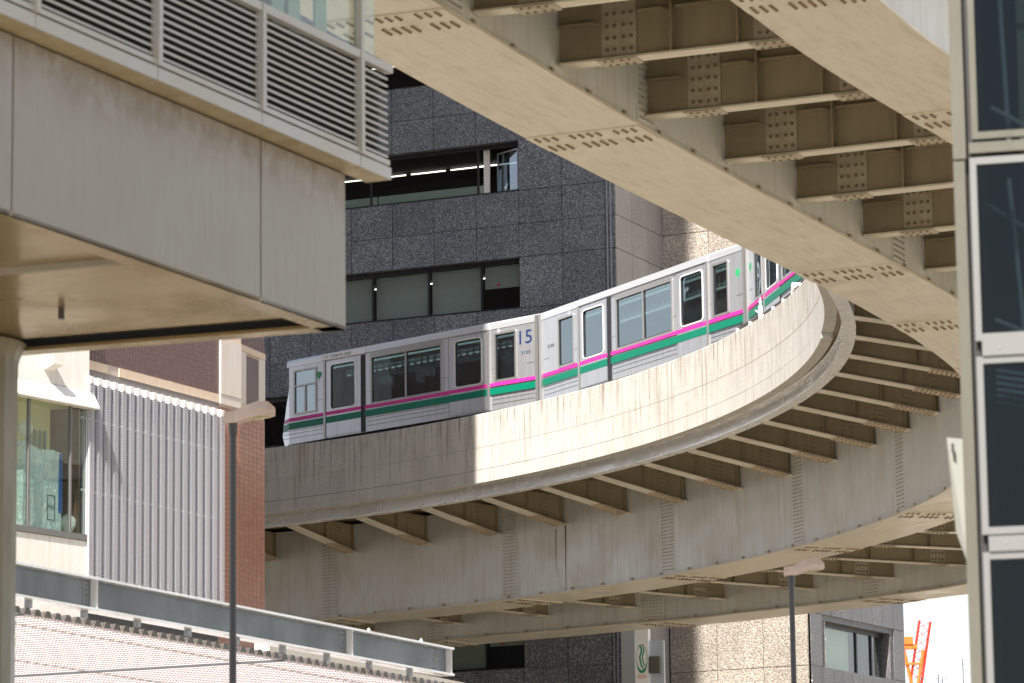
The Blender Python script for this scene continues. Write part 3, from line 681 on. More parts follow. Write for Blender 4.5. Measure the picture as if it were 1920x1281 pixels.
    for k in range(12):
        a_, b_ = 2 * math.pi * k / 12, 2 * math.pi * (k + 1) / 12; q = lambda t, r: (bx + r * math.cos(t), -.012, zb + r * math.sin(t)); m.face([q(a_, .055), q(b_, .055), q(b_, .03), q(a_, .03)])
    m.build('badge', M['trim'], root, local=True)
    # inside: floor, ceiling, lamps, seats
    m = MB(); m.box(.6, L - .1, .08, W - .08, z_(16.85), z_(16.9)); m.build('floor', M['greybar'], root, local=True)
    m = MB()
    for y in (.55, 1.75): m.box(1.0, L - .5, y, y + .10, z_(18.66), z_(18.69)); 
    m.build('ceiling_lamp', M['trainlight'], root, local=True)
    m = MB()
    for x in (4.0, 4.9, 5.8): a0, a1 = iv(x, x + .5); m.box(a0, a1, .12, .95, z_(16.9), z_(17.35)); m.box(a0, a0 + .12, .12, .95, z_(17.35), z_(17.85)); m.box(a0, a1, 1.5, 2.3, z_(16.9), z_(17.35)); m.box(a0, a0 + .12, 1.5, 2.3, z_(17.35), z_(17.85))
    m.build('seats', M['seat'], root, local=True)
    m = MB(); x = 1.2
    m.cyl((1., .35, z_(18.5)), (L - .6, .35, z_(18.5)), .015, 6)
    while x < L - .8: m.box(x, x + .03, .33, .36, z_(18.32), z_(18.5)); m.box(x - .03, x + .06, .33, .36, z_(18.24), z_(18.32)); x += .25
    m.build('hand_straps', M['trim'], root, local=True)
    m = MB()
    for x in (1.6, L - 1.6):
        for y in (.3, 1.9): m.cyl((x, y, 0.06), (x, y + .25, .06), .0, 3) if False else m.cyl((x, y, -.75), (x, y + .28, -.75), .45, 16)
    m.build('wheel', M['rubber'], root, local=True)
    m = MB(); m.box(.9, L - .8, .25, W - .25, z_(15.95), z_(16.55)); m.build('underframe', M['joint'], root, local=True)
    if kind == 'front':
        text('number_text', '15', M['blue'], root, lambda x, y: Vector((9.50 + x, -.006, z_(18.22) + y)), .46, .36)
        text('number_text', '3155', M['blue'], root, lambda x, y: Vector((9.56 + x, -.006, z_(17.94) + y)), .34, .085)
        m = MB(); m.box(1.9, 3.62, -.056, -.046, z_(18.765), z_(18.915)); tp = m.build('poster_strip', M['sign_white'], root, local=True)
        text('poster_text', 'TOKYO 2020', M['ink'], tp, lambda x, y: Vector((2.28 + x, -.058, z_(18.80) + y)), .80, .085)
        m = MB()
        for cx in (2.02, 2.12):
            for k in range(10):
                a_, b_ = 2 * math.pi * k / 10, 2 * math.pi * (k + .6) / 10; q = lambda t, r: (cx + r * math.cos(t), -.058, z_(18.845) + r * math.sin(t)); m.face([q(a_, .042), q(b_, .042), q(b_, .03), q(a_, .03)])
        m.build('poster_emblem', M['ink'], tp, local=True)
    elif not mirror:
        text('number_text', '3154', M['ink'], root, lambda x, y: Vector((.40 + x, -.006, z_(17.95) + y)), .34, .085)
    return root
make_car(55.3, 37.4, 'silver leading train car with sloping nose, marked 15 at its right end', 'front')
make_car(37.4, 19.2, 'silver middle train car marked 3154 with pale windows above the sunlit parapet', 'mid')
make_car(19.2, 1.2, 'third train car turning away into the bend, half hidden behind the overhead girder', 'mid', True)
make_car(1.2, -16.8, 'last train car of the curve hidden behind the overhead girder', 'mid')

# ------------------------------------------------------------------ granite office building
def V2(x, y, z=0): return Vector((x, y, z))
gb = thing('granite_office_building', (5, 122, GZ), 'dark speckled granite office building with recessed windows behind the train', 'building')
heads = [9.05 + 3.75 * k for k in range(7)]       # window heads
def facade(P0, du, nrm, L, mat, ubr, holes, zvis, zlo=GZ, zhi=45., win=True, backd=.35):
    P0, du, nrm = Vector((*P0, 0)), Vector((*du, 0)).normalized(), Vector((*nrm, 0)).normalized()
    def Q(u, z, d=0.): q = P0 + du * u + nrm * d; q.z = z; return q
    zb = []
    for h_ in heads: zb += [h_ - 1.62, h_, h_ + 1.06]
    zb = sorted(zb)
    # backing wall with the openings cut out
    xs = sorted({0, L, *[v for h_ in holes for v in h_[:2]]}); zs = sorted({zlo, zhi, *[v for h_ in holes for v in h_[2:4]]}); m = MB()
    def inh(u, z): return any(h_[0] < u < h_[1] and h_[2] < z < h_[3] for h_ in holes)
    flip = du.cross(Vector((0, 0, 1))).dot(nrm) < 0
    def fc(mm, q): mm.face(q[::-1] if flip else q)
    for i in range(len(xs) - 1):
        for k in range(len(zs) - 1):
            if inh((xs[i] + xs[i + 1]) / 2, (zs[k] + zs[k + 1]) / 2): continue
            fc(m, [Q(xs[i], zs[k], -.02), Q(xs[i + 1], zs[k], -.02), Q(xs[i + 1], zs[k + 1], -.02), Q(xs[i], zs[k + 1], -.02)])
    for u0, u1, z0, z1 in holes:
        r = [(u0, z0), (u1, z0), (u1, z1), (u0, z1)]
        for i in range(4): a, b = r[i], r[(i + 1) % 4]; m.face([Q(*a, .015), Q(*b, .015), Q(*b, -backd), Q(*a, -backd)])
    m.build('wall', mat if mat in (M['granite_pol'], M['granite_mid']) else M['granite'] if win else mat, gb)
    pan = 0
    for i in range(len(ubr) - 1):
        for k in range(len(zb) - 1):
            u0, u1, z0, z1 = ubr[i] + .011, ubr[i + 1] - .011, zb[k] + .011, zb[k + 1] - .011
            if inh((u0 + u1) / 2, (z0 + z1) / 2): continue
            if not any(z1 > a and z0 < b for a, b in zvis): continue
            p = MB(); dd = random.uniform(-.003, .003); p.hexa(Q(u0, z0, -.018), du * (u1 - u0), Vector((0, 0, z1 - z0)), nrm * (.035 + dd)); p.build('stone_panel', mat, gb); pan += 1
    # plain upper slab band outside the seen range
    return Q, pan
nL = (-.41, -.912)
UE = 14.5
hl = [(3.26, UE - .02, h_ - 1.6, h_) for h_ in heads]
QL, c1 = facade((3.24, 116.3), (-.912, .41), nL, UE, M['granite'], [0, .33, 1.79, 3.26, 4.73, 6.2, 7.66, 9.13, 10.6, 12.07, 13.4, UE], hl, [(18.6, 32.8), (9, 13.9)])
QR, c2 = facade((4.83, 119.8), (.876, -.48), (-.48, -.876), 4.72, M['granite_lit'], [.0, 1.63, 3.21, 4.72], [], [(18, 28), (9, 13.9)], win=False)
QS, c3 = facade((3.24, 116.3), (.41, .912), (.912, -.41), 3.84, M['granite_pol'], [0, 1.3, 2.6, 3.84], [], [(18, 28)], win=False)
nF = (.87, -.49)
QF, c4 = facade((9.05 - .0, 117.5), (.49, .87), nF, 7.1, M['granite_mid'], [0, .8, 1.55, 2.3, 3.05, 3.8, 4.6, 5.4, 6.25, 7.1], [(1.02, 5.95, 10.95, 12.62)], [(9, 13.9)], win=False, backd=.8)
# roof / hidden sides close the block
m = MB(); poly = [QL(UE, 45), QL(0, 45), QS(3.84, 45), QR(4.72, 45), QF(7.1, 45), V2(8, 140, 45), V2(-8, 140, 45)]; m.face(poly)
for a, b in ((QF(7.1, 0), V2(8, 140)), (V2(8, 140), V2(-8, 140)), (V2(-8, 140), QL(UE, 0))): m.face([(a.x, a.y, GZ), (b.x, b.y, GZ), (b.x, b.y, 45), (a.x, a.y, 45)])
m.build('roof', M['granite'], gb)
# vertical reveal strip beside the corner
m = MB(); dl = Vector((-.912, .41, 0)); nn_ = Vector((-.41, -.912, 0)).normalized()
for u in (.12, .24): m.hexa(QL(u, GZ, .0), dl * .035, nn_ * .05, Vector((0, 0, 46)))
m.build('corner_strip', M['greybar'], gb)
def windows_row(hd, divs, mode):
    z0, z1 = hd - 1.6, hd; du = Vector((-.912, .41, 0)).normalized(); nm = Vector((-.41, -.912, 0)).normalized(); D = -.22
    m = MB()
    for u in [3.26] + divs + [UE - .06]: m.hexa(QL(u, z0, D - .03), du * .055, nm * .07, Vector((0, 0, 1.6)))
    m.hexa(QL(3.26, z0, D - .03), du * (UE - 3.3), nm * .07, Vector((0, 0, .07))); m.hexa(QL(3.26, z1 - .13, D - .03), du * (UE - 3.3), nm * .07, Vector((0, 0, .13)))
    fr = m.build('window', M['black'], gb)
    edges = [3.26] + divs + [UE]
    for i in range(len(edges) - 1):
        a, b = edges[i] + .05, edges[i + 1]
        if mode == 'open' and i == 0:
            # outward casement hinged on the right jamb
            m = MB(); hx = QL(3.36, z0 + .08, -.2); dd = (du * .89 - nm * .455).normalized(); m.hexa(hx, dd * 1.05, Vector((0, 0, 1.34)), dd.cross(Vector((0, 0, 1))) * .012); m.build('open_pane', M['casement'], fr)
            m = MB(); zz = Vector((0, 0, 1))
            for q in ((hx, dd * .05, zz * 1.34), (hx + dd * 1.0, dd * .05, zz * 1.34), (hx, dd * 1.05, zz * .05), (hx + zz * 1.29, dd * 1.05, zz * .05)): m.hexa(q[0] - dd.cross(zz) * .01, q[1], q[2], dd.cross(zz) * .035)
            m.build('casement_frame', M['greybar'], fr)
            m = MB(); m.hexa(QL(4.45, z0 + .06, D - .25), du * .2, Vector((0, 0, 1.45)), nm * .05); m.build('curtain', M['whitewall'], fr)
            continue
        m = MB(); m.hexa(QL(a, z0 + .06, D), du * (b - a), Vector((0, 0, 1.42)), nm * .008); m.build('pane', M['wglass'], fr)
        if mode == 'blind' or mode == 'green':
            zb_ = z0 + .75 if i == 0 else z0 + .05
            m = MB(); m.hexa(QL(a + .02, zb_, D - .14), du * (b - a - .05), Vector((0, 0, z1 - .13 - zb_)), nm * .02); m.build('blind', M['blind'], fr)
        if mode == 'open':
            m = MB(); m.hexa(QL(a, z0 + .03, D - .5), du * (b - a), Vector((0, 0, .42)), nm * .03); m.build('low_partition', M['blindpale'], fr)
    if mode in ('blind', 'green'):
        m = MB(); c = QL(4.02, z1 - .72, D + .02); m.face([c, c + du * .13 + Vector((0, 0, .0)), c + du * .065 + Vector((0, 0, -.13))]); m.face([c + du * .065 + Vector((0, 0, -.13)), c + du * .13, c]); m.build('red_marker', M['redtri'], fr)
    # room behind: ceiling, back wall, light tubes
    m = MB(); m.face([QL(3.2, z0, -6), QL(UE, z0, -6), QL(UE, z1 + .6, -6), QL(3.2, z1 + .6, -6)]); m.face([QL(3.2, z1 + .45, -6), QL(UE, z1 + .45, -6), QL(UE, z1 + .45, -.36), QL(3.2, z1 + .45, -.36)]); m.face([QL(3.2, z0 - .3, -6), QL(3.2, z0 - .3, -.36), QL(UE, z0 - .3, -.36), QL(UE, z0 - .3, -6)])
    m.face([QL(3.2, z0 - .3, -6), QL(3.2, z1 + .6, -6), QL(3.2, z1 + .6, -.36), QL(3.2, z0 - .3, -.36)]); m.build('room', M['dark'], fr)
    m = MB()
    for dpt in (-1.6, -4.4):
        u = 3.5
        while u < UE - 1.3: m = MB(); m.hexa(QL(u, z1 + .38, dpt), du * 1.25, nm * .05, Vector((0, 0, .028))); m.build('light_tube', M['tube'], fr); u += 1.45
M['casement'] = glass('casement_glass', (.35, .42, .48), .30, .02, (.7, .78, .88))
M['blindpale'] = plain('pale_green_partition', (.40, .47, .40), .7)
for h_ in heads:
    if abs(h_ - 27.8) < .1 or abs(h_ - 31.55) < .1: windows_row(h_, [4.72, 8.49, 11.5], 'open' if h_ < 29 else 'plain')
    elif abs(h_ - 12.8) < .1: windows_row(h_, [4.60, 6.6, 9.0, 11.5], 'green')
    elif abs(h_ - 24.05) < .1: windows_row(h_, [4.63, 6.47, 8.44, 11.0], 'blind')
    else: windows_row(h_, [4.63, 8.44, 11.5], 'plain')
# window on the receding face
duF = Vector((.49, .87, 0)).normalized(); nmF = Vector((.87, -.49, 0)).normalized(); m = MB()
for u in (1.02, 1.4, 3.85, 5.0): m.hexa(QF(u, 10.95, -.3), duF * .09, nmF * .07, Vector((0, 0, 1.67)))
m.hexa(QF(1.02, 10.95, -.3), duF * 4.93, nmF * .07, Vector((0, 0, .09))); m.hexa(QF(1.02, 12.5, -.3), duF * 4.93, nmF * .07, Vector((0, 0, .12)))
fr = m.build('window', M['black'], gb)
m = MB(); m.hexa(QF(1.05, 11.0, -.28), duF * 4.85, Vector((0, 0, 1.5)), nmF * .008); m.build('pane', M['gglass'], fr)
m = MB(); m.hexa(QF(1.5, 11.0, -.45), duF * 2.2, Vector((0, 0, 1.5)), nmF * .01); m.build('blind', M['blind'], fr)
m = MB(); m.hexa(QF(1.0, 10.9, -.79), duF * 4.95, Vector((0, 0, 1.75)), nmF * .02); m.build('room', M['dark'], fr)

# ------------------------------------------------------------------ bank sign
sg = thing('bank_sign', (3.6, 116.0, GZ), 'white vertical sign with green oval emblem and orange lettering below the viaduct', 'sign')
m = MB(); m.hexa((3.17, 115.35, 8), (.40, -.18, 0), (.1, .25, 0), (0, 0, 4.3)); m.build('side_panel', M['sky_metal'], sg)
sdu = Vector((.95, -.31, 0)).normalized(); so = Vector((3.56, 115.22, 8)); m = MB(); m.hexa(so, sdu * .44, Vector((.08, .25, 0)), (0, 0, 4.3)); fp = m.build('face_panel', M['sign_white'], sg)
snm = Vector((-sdu.y, sdu.x, 0)) * -1
def SPl(x, z, d=.006): return so + sdu * x + Vector((0, 0, z - 8)) + snm * d
m = MB()
def strip(m, pts, wds, d=.006):
    for i in range(len(pts) - 1):
        (x0, z0), (x1, z1) = pts[i], pts[i + 1]; L = math.hypot(x1 - x0, z1 - z0); nx, nz = -(z1 - z0) / L, (x1 - x0) / L; a, b = wds[i] / 2, wds[i + 1] / 2
        q = [SPl(x0 + nx * a, z0 + nz * a, d), SPl(x1 + nx * b, z1 + nz * b, d), SPl(x1 - nx * b, z1 - nz * b, d), SPl(x0 - nx * a, z0 - nz * a, d)]; m.face(q); 
cx, cz, ax, az = .235, 11.215, .165, .415
E = [(cx + ax * math.sin(2 * math.pi * i / 36), cz + az * math.cos(2 * math.pi * i / 36)) for i in range(37)]
Wd = [.012 + .085 * max(0, -math.cos(2 * math.pi * i / 36 )) ** 3 for i in range(37)]
strip(m, E, Wd)
strip(m, [(.13, 11.56), (.18, 11.60), (.225, 11.50), (.225, 11.38), (.17, 11.27), (.19, 11.10), (.24, 10.94), (.31, 10.86)], [.01, .04, .055, .05, .05, .05, .045, .02])
strip(m, [(.20, 11.62), (.25, 11.62), (.30, 11.50), (.295, 11.37), (.245, 11.26), (.27, 11.10), (.32, 10.98), (.37, 10.96)], [.01, .03, .035, .035, .035, .035, .03, .015])
m.build('green_emblem', M['resgreen'], sg)
text('lettering', 'RESONA', M['orange_ink'], sg, lambda x, y: SPl(.10 + x, 10.60 + y - .0) - Vector(sg.location), .28, .12)
m = MB(); m.hexa((4.02, 115.22, 8), (.42, -.1, 0), (.05, .3, 0), (0, 0, 3.75)); m.build('rear_panel', M['sky_metal'], sg)
m = MB(); m.hexa((4.00, 115.0, 10.75), (.30, -.08, 0), (.05, .18, 0), (0, 0, .5)); m.build('box_lamp', M['beigemetal'], sg)
m = MB(); m.box(3.3, 4.2, 115.7, 115.9, GZ, 8.0); m.build('post', M['postmetal'], sg)

# ------------------------------------------------------------------ brown tiled building
tb = thing('tiled_building', (-8, 86, GZ), 'tall brown tiled building with beige bands and a wall of white perforated fins', 'building')
Q0 = Vector((-6.23, 86.3, 0)); dl = Vector((-.463, -.886, 0)).normalized(); dr_ = Vector((.322, .947, 0)).normalized(); nl = Vector((.886, -.463, 0)).normalized(); nr_ = Vector((.947, -.322, 0)).normalized()
QE = Q0 + dr_ * 1.47; QW = Q0 + dl * 6.45; TH = 78.
m = MB(); foot = [QE, Q0, QW, Vector((-32, 90, 0)), Vector((-30, 106, 0)), Vector((-13, 104, 0)), Vector((-9.5, 92.5, 0))]
m.prism([(p.x, p.y, GZ) for p in foot], (0, 0, TH - GZ)); m.build('wall', plain('brown_wall', (.13, .075, .06), .6), tb)
for P_, d_, n_, u_ in ((Q0, dr_, nr_, 1.47), (Q0, dl, nl, 6.45)):
    m = MB(); m.hexa(P_ + Vector((0, 0, 5)), d_ * u_, n_ * .004, Vector((0, 0, 14))); m.build('grout', M['grout'], tb)
# tiles
tz = .118
tme = me_of(lambda m: m.hexa((0, 0, 0), (.232, 0, 0), (0, .012, 0), (0, 0, .106)), 'tile', M['tile'])
tl = Vector(tb.location)
def tile_rows(P, d, nrm, u0, u1, z0, z1, tw, mat, single):
    rz = math.atan2(d.y, d.x); m = MB(); z = z0; cnt = 0
    while z + tz <= z1 + .001:
        u = u0
        while u + tw <= u1 + .001:
            p = P + d * (u + .006) + Vector((0, 0, z)) + nrm * random.uniform(.005, .008)
            if single:
                o = obj('tile', tme, tb, p - tl - nrm * 0, rz); cnt += 1
            else: m.hexa(p, d * (tw - .013), nrm * .011, Vector((0, 0, tz - .012)))
            u += tw
        z += tz
    if not single: m.build('tiles', mat, tb, kind='stuff')
    return cnt
# the tile mesh extrudes to local +y; the right face needs it outward, so build with its own offset
tme.transform(Matrix.Translation((0, -.012, 0)))
cnt = tile_rows(Q0, dr_, nr_, 0, 1.47, 8.6, 14.18, .245, M['tile'], True)
tile_rows(Q0, dl, nl, 0, .88, 8.6, 14.18, .22, M['tile'], False)
tile_rows(Q0, dl, nl, .9, 6.44, 14.42, 17.2, .122, M['tile2'], False)
tile_rows(Q0, dr_, nr_, 0, 1.47, 15.72, 17.2, .21, M['tile2'], False)
tile_rows(Q0, dl, nl, 0, .88, 15.9, 17.2, .22, M['tile'], False)
def bandm(P, d, nrm, u0, u1, z0, z1, mat, name, t=.03):
    m = MB(); m.hexa(P + d * u0 + Vector((0, 0, z0)), d * (u1 - u0), nrm * t, Vector((0, 0, z1 - z0))); return m.build(name, mat, tb)
for u in (0, 1, 2, 3, 4.42): bandm(Q0, dl, nl, .9 + u * 1.02, .9 + u * 1.02 + 1.01, 14.21, 14.40, M['beige'], 'stone_band')
bandm(Q0, dl, nl, 0, .88, 14.2, 14.42, M['cream'], 'stone_band', .05); bandm(Q0, dr_, nr_, 0, 1.47, 14.2, 14.34, M['beige'], 'stone_band', .03)
bandm(Q0, dr_, nr_, 0, 1.47, 15.56, 15.70, M['beige'], 'stone_band', .04); bandm(Q0, dl, nl, 0, .88, 15.7, 15.88, M['beige'], 'stone_band', .05)
bandm(Q0, dl, nl, 0, .88, 14.425, 15.695, M['cream'], 'stone_pier', .06); bandm(Q0, dl, nl, .9, 6.44, 15.74, 15.9, M['beige'], 'stone_band', .03)
bandm(Q0, dr_, nr_, 0, .34, 14.345, 15.555, M['cream'], 'stone_pier', .03); bandm(Q0, dr_, nr_, 1.12, 1.47, 14.345, 15.555, M['cream'], 'stone_pier', .03)
bandm(Q0, dr_, nr_, .36, 1.1, 14.36, 15.5, plain('brown_louvre', (.17, .13, .13), .6), 'louvre_panel', .015)
bandm(Q0, dl, nl, .9, 6.44, 14.05, 14.2, plain('grey_lintel', (.20, .18, .17), .7), 'lintel', .02)
# perforated fins
bandm(Q0, dl, nl, .9, 6.44, 8.6, 14.04, plain('screen_backing', (.08, .085, .10), .8), 'screen_back', .005)
nf = 18; fw = (6.44 - .9) / nf
for i in range(nf):
    u = .92 + i * fw; a = Q0 + dl * u; m = MB()
    pr = [a + nl * .06, a + dl * .05 + nl * .22, a + dl * (fw - .11) + nl * .22, a + dl * (fw - .06) + nl * .05]
    acc = 0
    for p, q in zip(pr, pr[1:]):
        L = (q - p).length; m.face([(p.x, p.y, 9.13), (q.x, q.y, 9.13), (q.x, q.y, 13.87), (p.x, p.y, 13.87)], [(acc, 9.13), (acc + L, 9.13), (acc + L, 13.87), (acc, 13.87)]); acc += L
    fo = m.build('perforated_fin', M['perf'], tb)
    m = MB(); m.prism([(p.x, p.y, 13.87) for p in pr], (0, 0, .14)); m.build('fin_cap', M['canopyend'], fo); m = MB(); m.prism([(p.x, p.y, 9.08) for p in pr], (0, 0, .05)); m.build('fin_cap', M['canopyend'], fo)
for z in (13.1, 11.55):
    bandm(Q0, dl, nl, .95, 6.4, z, z + .05, M['white_steel'], 'fin_rail', .05)
# ------------------------------------------------------------------ white shop building with a bay window
wb = thing('white_building', (-10, 78, GZ), 'white panelled building with a large corner window at the left edge', 'building')
W0 = Vector((-9.07, 80.6, 0)); KS = 1.0254; wd_ = Vector((-.57, -.82, 0)).normalized(); wn = Vector((.82, -.57, 0)).normalized()
def QW_(u, z, d=0.): q = W0 + wd_ * u * KS + wn * d; q.z = z * KS if z > 0 else z; return q
m = MB()
def wbox(m, u0, u1, z0, z1, d0, d1): m.hexa(QW_(u0, z0, d0), wd_ * (u1 - u0) * KS, wn * (d1 - d0), Vector((0, 0, QW_(0, z1).z - QW_(0, z0).z)))
wbox(m, -.06, 3.5, 13.35, 17.5, -3, -.01); wbox(m, -.06, 3.5, GZ, 10.3, -3, -.01); wbox(m, 2.9, 3.5, 10.3, 13.35, -3, -.01); m.build('wall', M['whitewall'], wb)
for u0, u1 in ((-.06, .5), (.51, 1.12), (1.13, 1.75), (1.76, 2.6)):
    for z0, z1 in ((13.36, 15.2), (8.6, 10.2), (6.9, 8.59)): m = MB(); wbox(m, u0, u1, z0, z1, -.008, .02); m.build('wall_panel', M['whitewall'], wb)
m = MB(); m.hexa(QW_(-.16, 12.96, .0), wd_ * 3.2, wn * .24, Vector((0, 0, .03))); m.prism([QW_(-.16, 12.99, .24), QW_(-.16, 13.34, .04), QW_(-.16, 13.34, .0), QW_(-.16, 12.99, 0)], wd_ * 3.2); m.build('window_hood', M['whitewall'], wb)
m = MB(); wbox(m, -.06, 3.0, 10.22, 10.34, -.05, .05); m.build('sill', M['alu'], wb)
m = MB(); wbox(m, .47, .52, 10.34, 12.96, -.03, .03); wbox(m, 1.74, 1.80, 10.34, 12.96, -.03, .03); wbox(m, -.06, -.03, 10.34, 12.96, -.02, .02); fr = m.build('window', M['alu'], wb)
for a, b in ((-.03, .47), (.52, 1.74), (1.8, 2.9)): m = MB(); wbox(m, a, b, 10.34, 12.96, -.004, .004); m.build('pane', M['gglass'], fr)
m = MB(); wbox(m, .35, 2.9, 10.34, 13.3, -.75, -.7); wbox(m, -.05, 2.9, 13.0, 13.3, -.75, -.02); m.build('inner_wall', M['curtain'], wb)
m = MB(); m.prism([QW_(1.05, 13.62, .02), QW_(1.35, 13.62, .02), QW_(1.35, 13.72, .30), QW_(1.05, 13.72, .30)], (0, 0, .2)); m.build('floodlight', M['whitewall'], wb)
m = MB()
for i in range(4): wbox(m, .55 + i * .16, .60 + i * .16, 10.5, 12.5, -.65, -.62)
m.build('inner_screen', M['greybar'], wb)
# packages behind the glass: things of their own
def blob(name, mat, u, z, ru, rz_, d, label, cat, seed=1):
    rnd = random.Random(seed); c0 = QW_(u, z - rz_, d); root = thing(name, c0, label, cat); m = MB(); n1, n2 = 12, 8; G = []
    for j in range(n2 + 1):
        t = math.pi * j / n2; row = []
        for i in range(n1):
            a = 2 * math.pi * i / n1; k = 1 + rnd.uniform(-.14, .14); row.append(QW_(u, z, d) + wd_ * (ru * k * math.sin(t) * math.cos(a)) + wn * (.16 * k * math.sin(t) * math.sin(a)) + Vector((0, 0, rz_ * math.cos(t) * (1 + rnd.uniform(-.05, .05)))))
        G.append(row)
    for j in range(n2):
        for i in range(n1): k = (i + 1) % n1; m.face([G[j + 1][i], G[j + 1][k], G[j][k], G[j][i]])
    m.build('bag', mat, root); return root
bg = thing('wrapped_package', QW_(1.2, 10.34, -.35), 'large pale blue plastic wrapped package with a beer label standing behind the window', 'package')
m = MB(); n = 10; 
Pz = [(.62, 10.36), (.64, 11.98), (.9, 12.02), (1.3, 11.98), (1.78, 12.12), (1.80, 10.36)]
m.prism([QW_(u, z, -.12) for u, z in Pz], wn * -.25); m.build('wrapping', M['bag'], bg)
m = MB(); m.prism([QW_(u, z, -.112) for u, z in ((.60, 10.72), (.60, 11.96), (.70, 11.97), (.72, 10.74))], wn * -.006); m.build('blue_edge', M['bagblue'], bg)
m = MB()
for a, b, c, d in ((.83, 1.06, 10.56, 10.575), (.83, 1.06, 11.06, 11.075), (.83, .842, 10.57, 11.065), (1.048, 1.06, 10.57, 11.065)): wbox(m, a, b, c, d, -.114, -.108)
m.build('label_frame', M['ink'], bg)
text('label_text', 'Asahi', M['ink'], bg, lambda x, y: QW_(1.035 - x, 10.80 + y, -.105) - Vector(bg.location), .18, .10)
blob('plastic_bag', plain('clear_bag', (.72, .74, .75), .3), 1.55, 12.4, .17, .17, -.3, 'crumpled clear plastic bag on top of the pale blue package', 'bag', 3)
blob('plastic_bag', plain('white_bag', (.75, .8, .78), .35), .22, 10.58, .2, .2, -.3, 'crumpled white bag in the narrow corner pane beside the blue package', 'bag', 5)
# ------------------------------------------------------------------ low white wall under the fins
lw = MB(); a, b = Vector((-4.6, 71.5, GZ)), Vector((-1.0, 80.5, GZ)); d = (b - a).normalized(); nn_ = Vector((d.y, -d.x, 0)); lw.hexa(a, b - a, -nn_ * .3, (0, 0, 7.35 - GZ))
lw.build('low_white_wall', M['whitewall'], label='plain white boundary wall glimpsed between the steel beam and the canopy', category='wall')

# ------------------------------------------------------------------ steel beam and corrugated canopy
d1 = Vector((.43, .903, 0)).normalized(); d2 = Vector((-.903, .43, 0)).normalized(); nb = -d2
B0 = Vector((-7.6, 50.1, 0)); 
Bend = Vector((-1.15, 64.05, 0)); LB = (Bend - B0).length; d1b = (Bend - B0).normalized(); nb = Vector((d1b.y, -d1b.x, 0)); d2 = -nb
sb = thing('steel_beam', (B0.x, B0.y, GZ), 'long galvanised steel I-beam with stiffeners above the corrugated canopy', 'beam')
def QB(u, z, d=0.): q = B0 + d1b * u + nb * d; q.z = z; return q
zt, zb = 6.41, 6.01
m = MB(); m.hexa(QB(0, zb, -.01), d1b * LB, nb * .014, Vector((0, 0, zt - zb))); m.build('web', M['galv'], sb)
m = MB(); m.hexa(QB(0, zt, -.12), d1b * LB, nb * .26, Vector((0, 0, .036))); m.build('top_flange', M['beam'], sb)
m = MB(); m.hexa(QB(0, zb - .036, -.12), d1b * LB, nb * .26, Vector((0, 0, .035))); m.build('bottom_flange', M['beam'], sb)
for u in (3.9, 11.7, LB - .06):
    m = MB(); m.hexa(QB(u, zb, .005), d1b * .02, nb * .11, Vector((0, 0, zt - zb))); m.build('stiffener', M['sign_white'], sb)
m = MB()
for u in (3.7, 11.5, LB - .5):
    for k in range(5): m.bolt(QB(u, zb + .07 + k * .07, .005), nb, .02, .02); m.bolt(QB(u + .09, zb + .07 + k * .07, .005), nb, .02, .02)
for u in (LB - .6, LB - .5, LB - .4, LB - .3):
    m.bolt(QB(u, zt + .022, -.05), (0, 0, 1), .02, .03); m.bolt(QB(u, zt + .022, .06), (0, 0, 1), .02, .03); m.bolt(QB(u, zb - .022, .06), (0, 0, -1), .02, .03)
m.build('bolts', M['postmetal'], sb, kind='stuff')
for u in (12.5, 14.4):
    m = MB(); 
    for k in range(10):
        a, b = math.pi * 2 * k / 10, math.pi * 2 * (k + 1) / 10; c0 = QB(u, zt + .06, 0)
        m.cyl(c0 + d1b * .035 * math.cos(a) + Vector((0, 0, .045 * math.sin(a))), c0 + d1b * .035 * math.cos(b) + Vector((0, 0, .045 * math.sin(b))), .012, 6)
    m.build('lifting_eye', M['trim'], sb)
cn = thing('canopy', (B0.x, B0.y, GZ), 'white perforated corrugated canopy hanging below the steel beam at lower left', 'canopy')
zc = 5.78; pitch = .264; nt_ = int((LB + .4) / pitch); CW = 16.
def ridge(m, u):
    # one trapezoid rib of the sheet, extruded along d2
    pr = [(0, 0), (.06, 0), (.10, .085), (.19, .085), (.23, 0), (pitch, 0)]; acc = 0
    for (a0, h0), (a1, h1) in zip(pr, pr[1:]):
        L = math.hypot(a1 - a0, h1 - h0); p = [QB(u + a0, zc + h0, 0), QB(u + a1, zc + h1, 0), QB(u + a1, zc + h1, 0) + d2 * CW, QB(u + a0, zc + h0, 0) + d2 * CW]
        m.face(p, [(acc, 0), (acc + L, 0), (acc + L, CW), (acc, CW)]); acc += L
for i in range(nt_):
    u = i * pitch; m = MB(); ridge(m, u); rb = m.build('corrugated_rib', M['canopy'], cn)
    m = MB(); m.prism([QB(u + .05, zc - .002, .006), QB(u + .10, zc + .088, .006), QB(u + .19, zc + .088, .006), QB(u + .24, zc - .002, .006)], nb * .005); m.build('end_cap', M['beigemetal'], rb)
for dd in (.75, 3.5, 6.6, 9.8):
    m = MB(); m.hexa(QB(0, zc + .09, 0) + d2 * dd, d1b * LB, d2 * .09, Vector((0, 0, .12))); m.build('purlin', M['galv'], cn)
for u in (2.1, 9.6):
    m = MB(); m.hexa(QB(u, zc - .03, 0), d1b * .08, d2 * CW, Vector((0, 0, .028))); m.build('joint_cover', M['galv'], cn)
u = .8
while u < LB: m = MB(); m.hexa(QB(u, zc + .09, -.05), d1b * .08, nb * .08, Vector((0, 0, zb - .024 - zc - .09))); m.build('hanger', M['greybar'], cn); u += 1.46

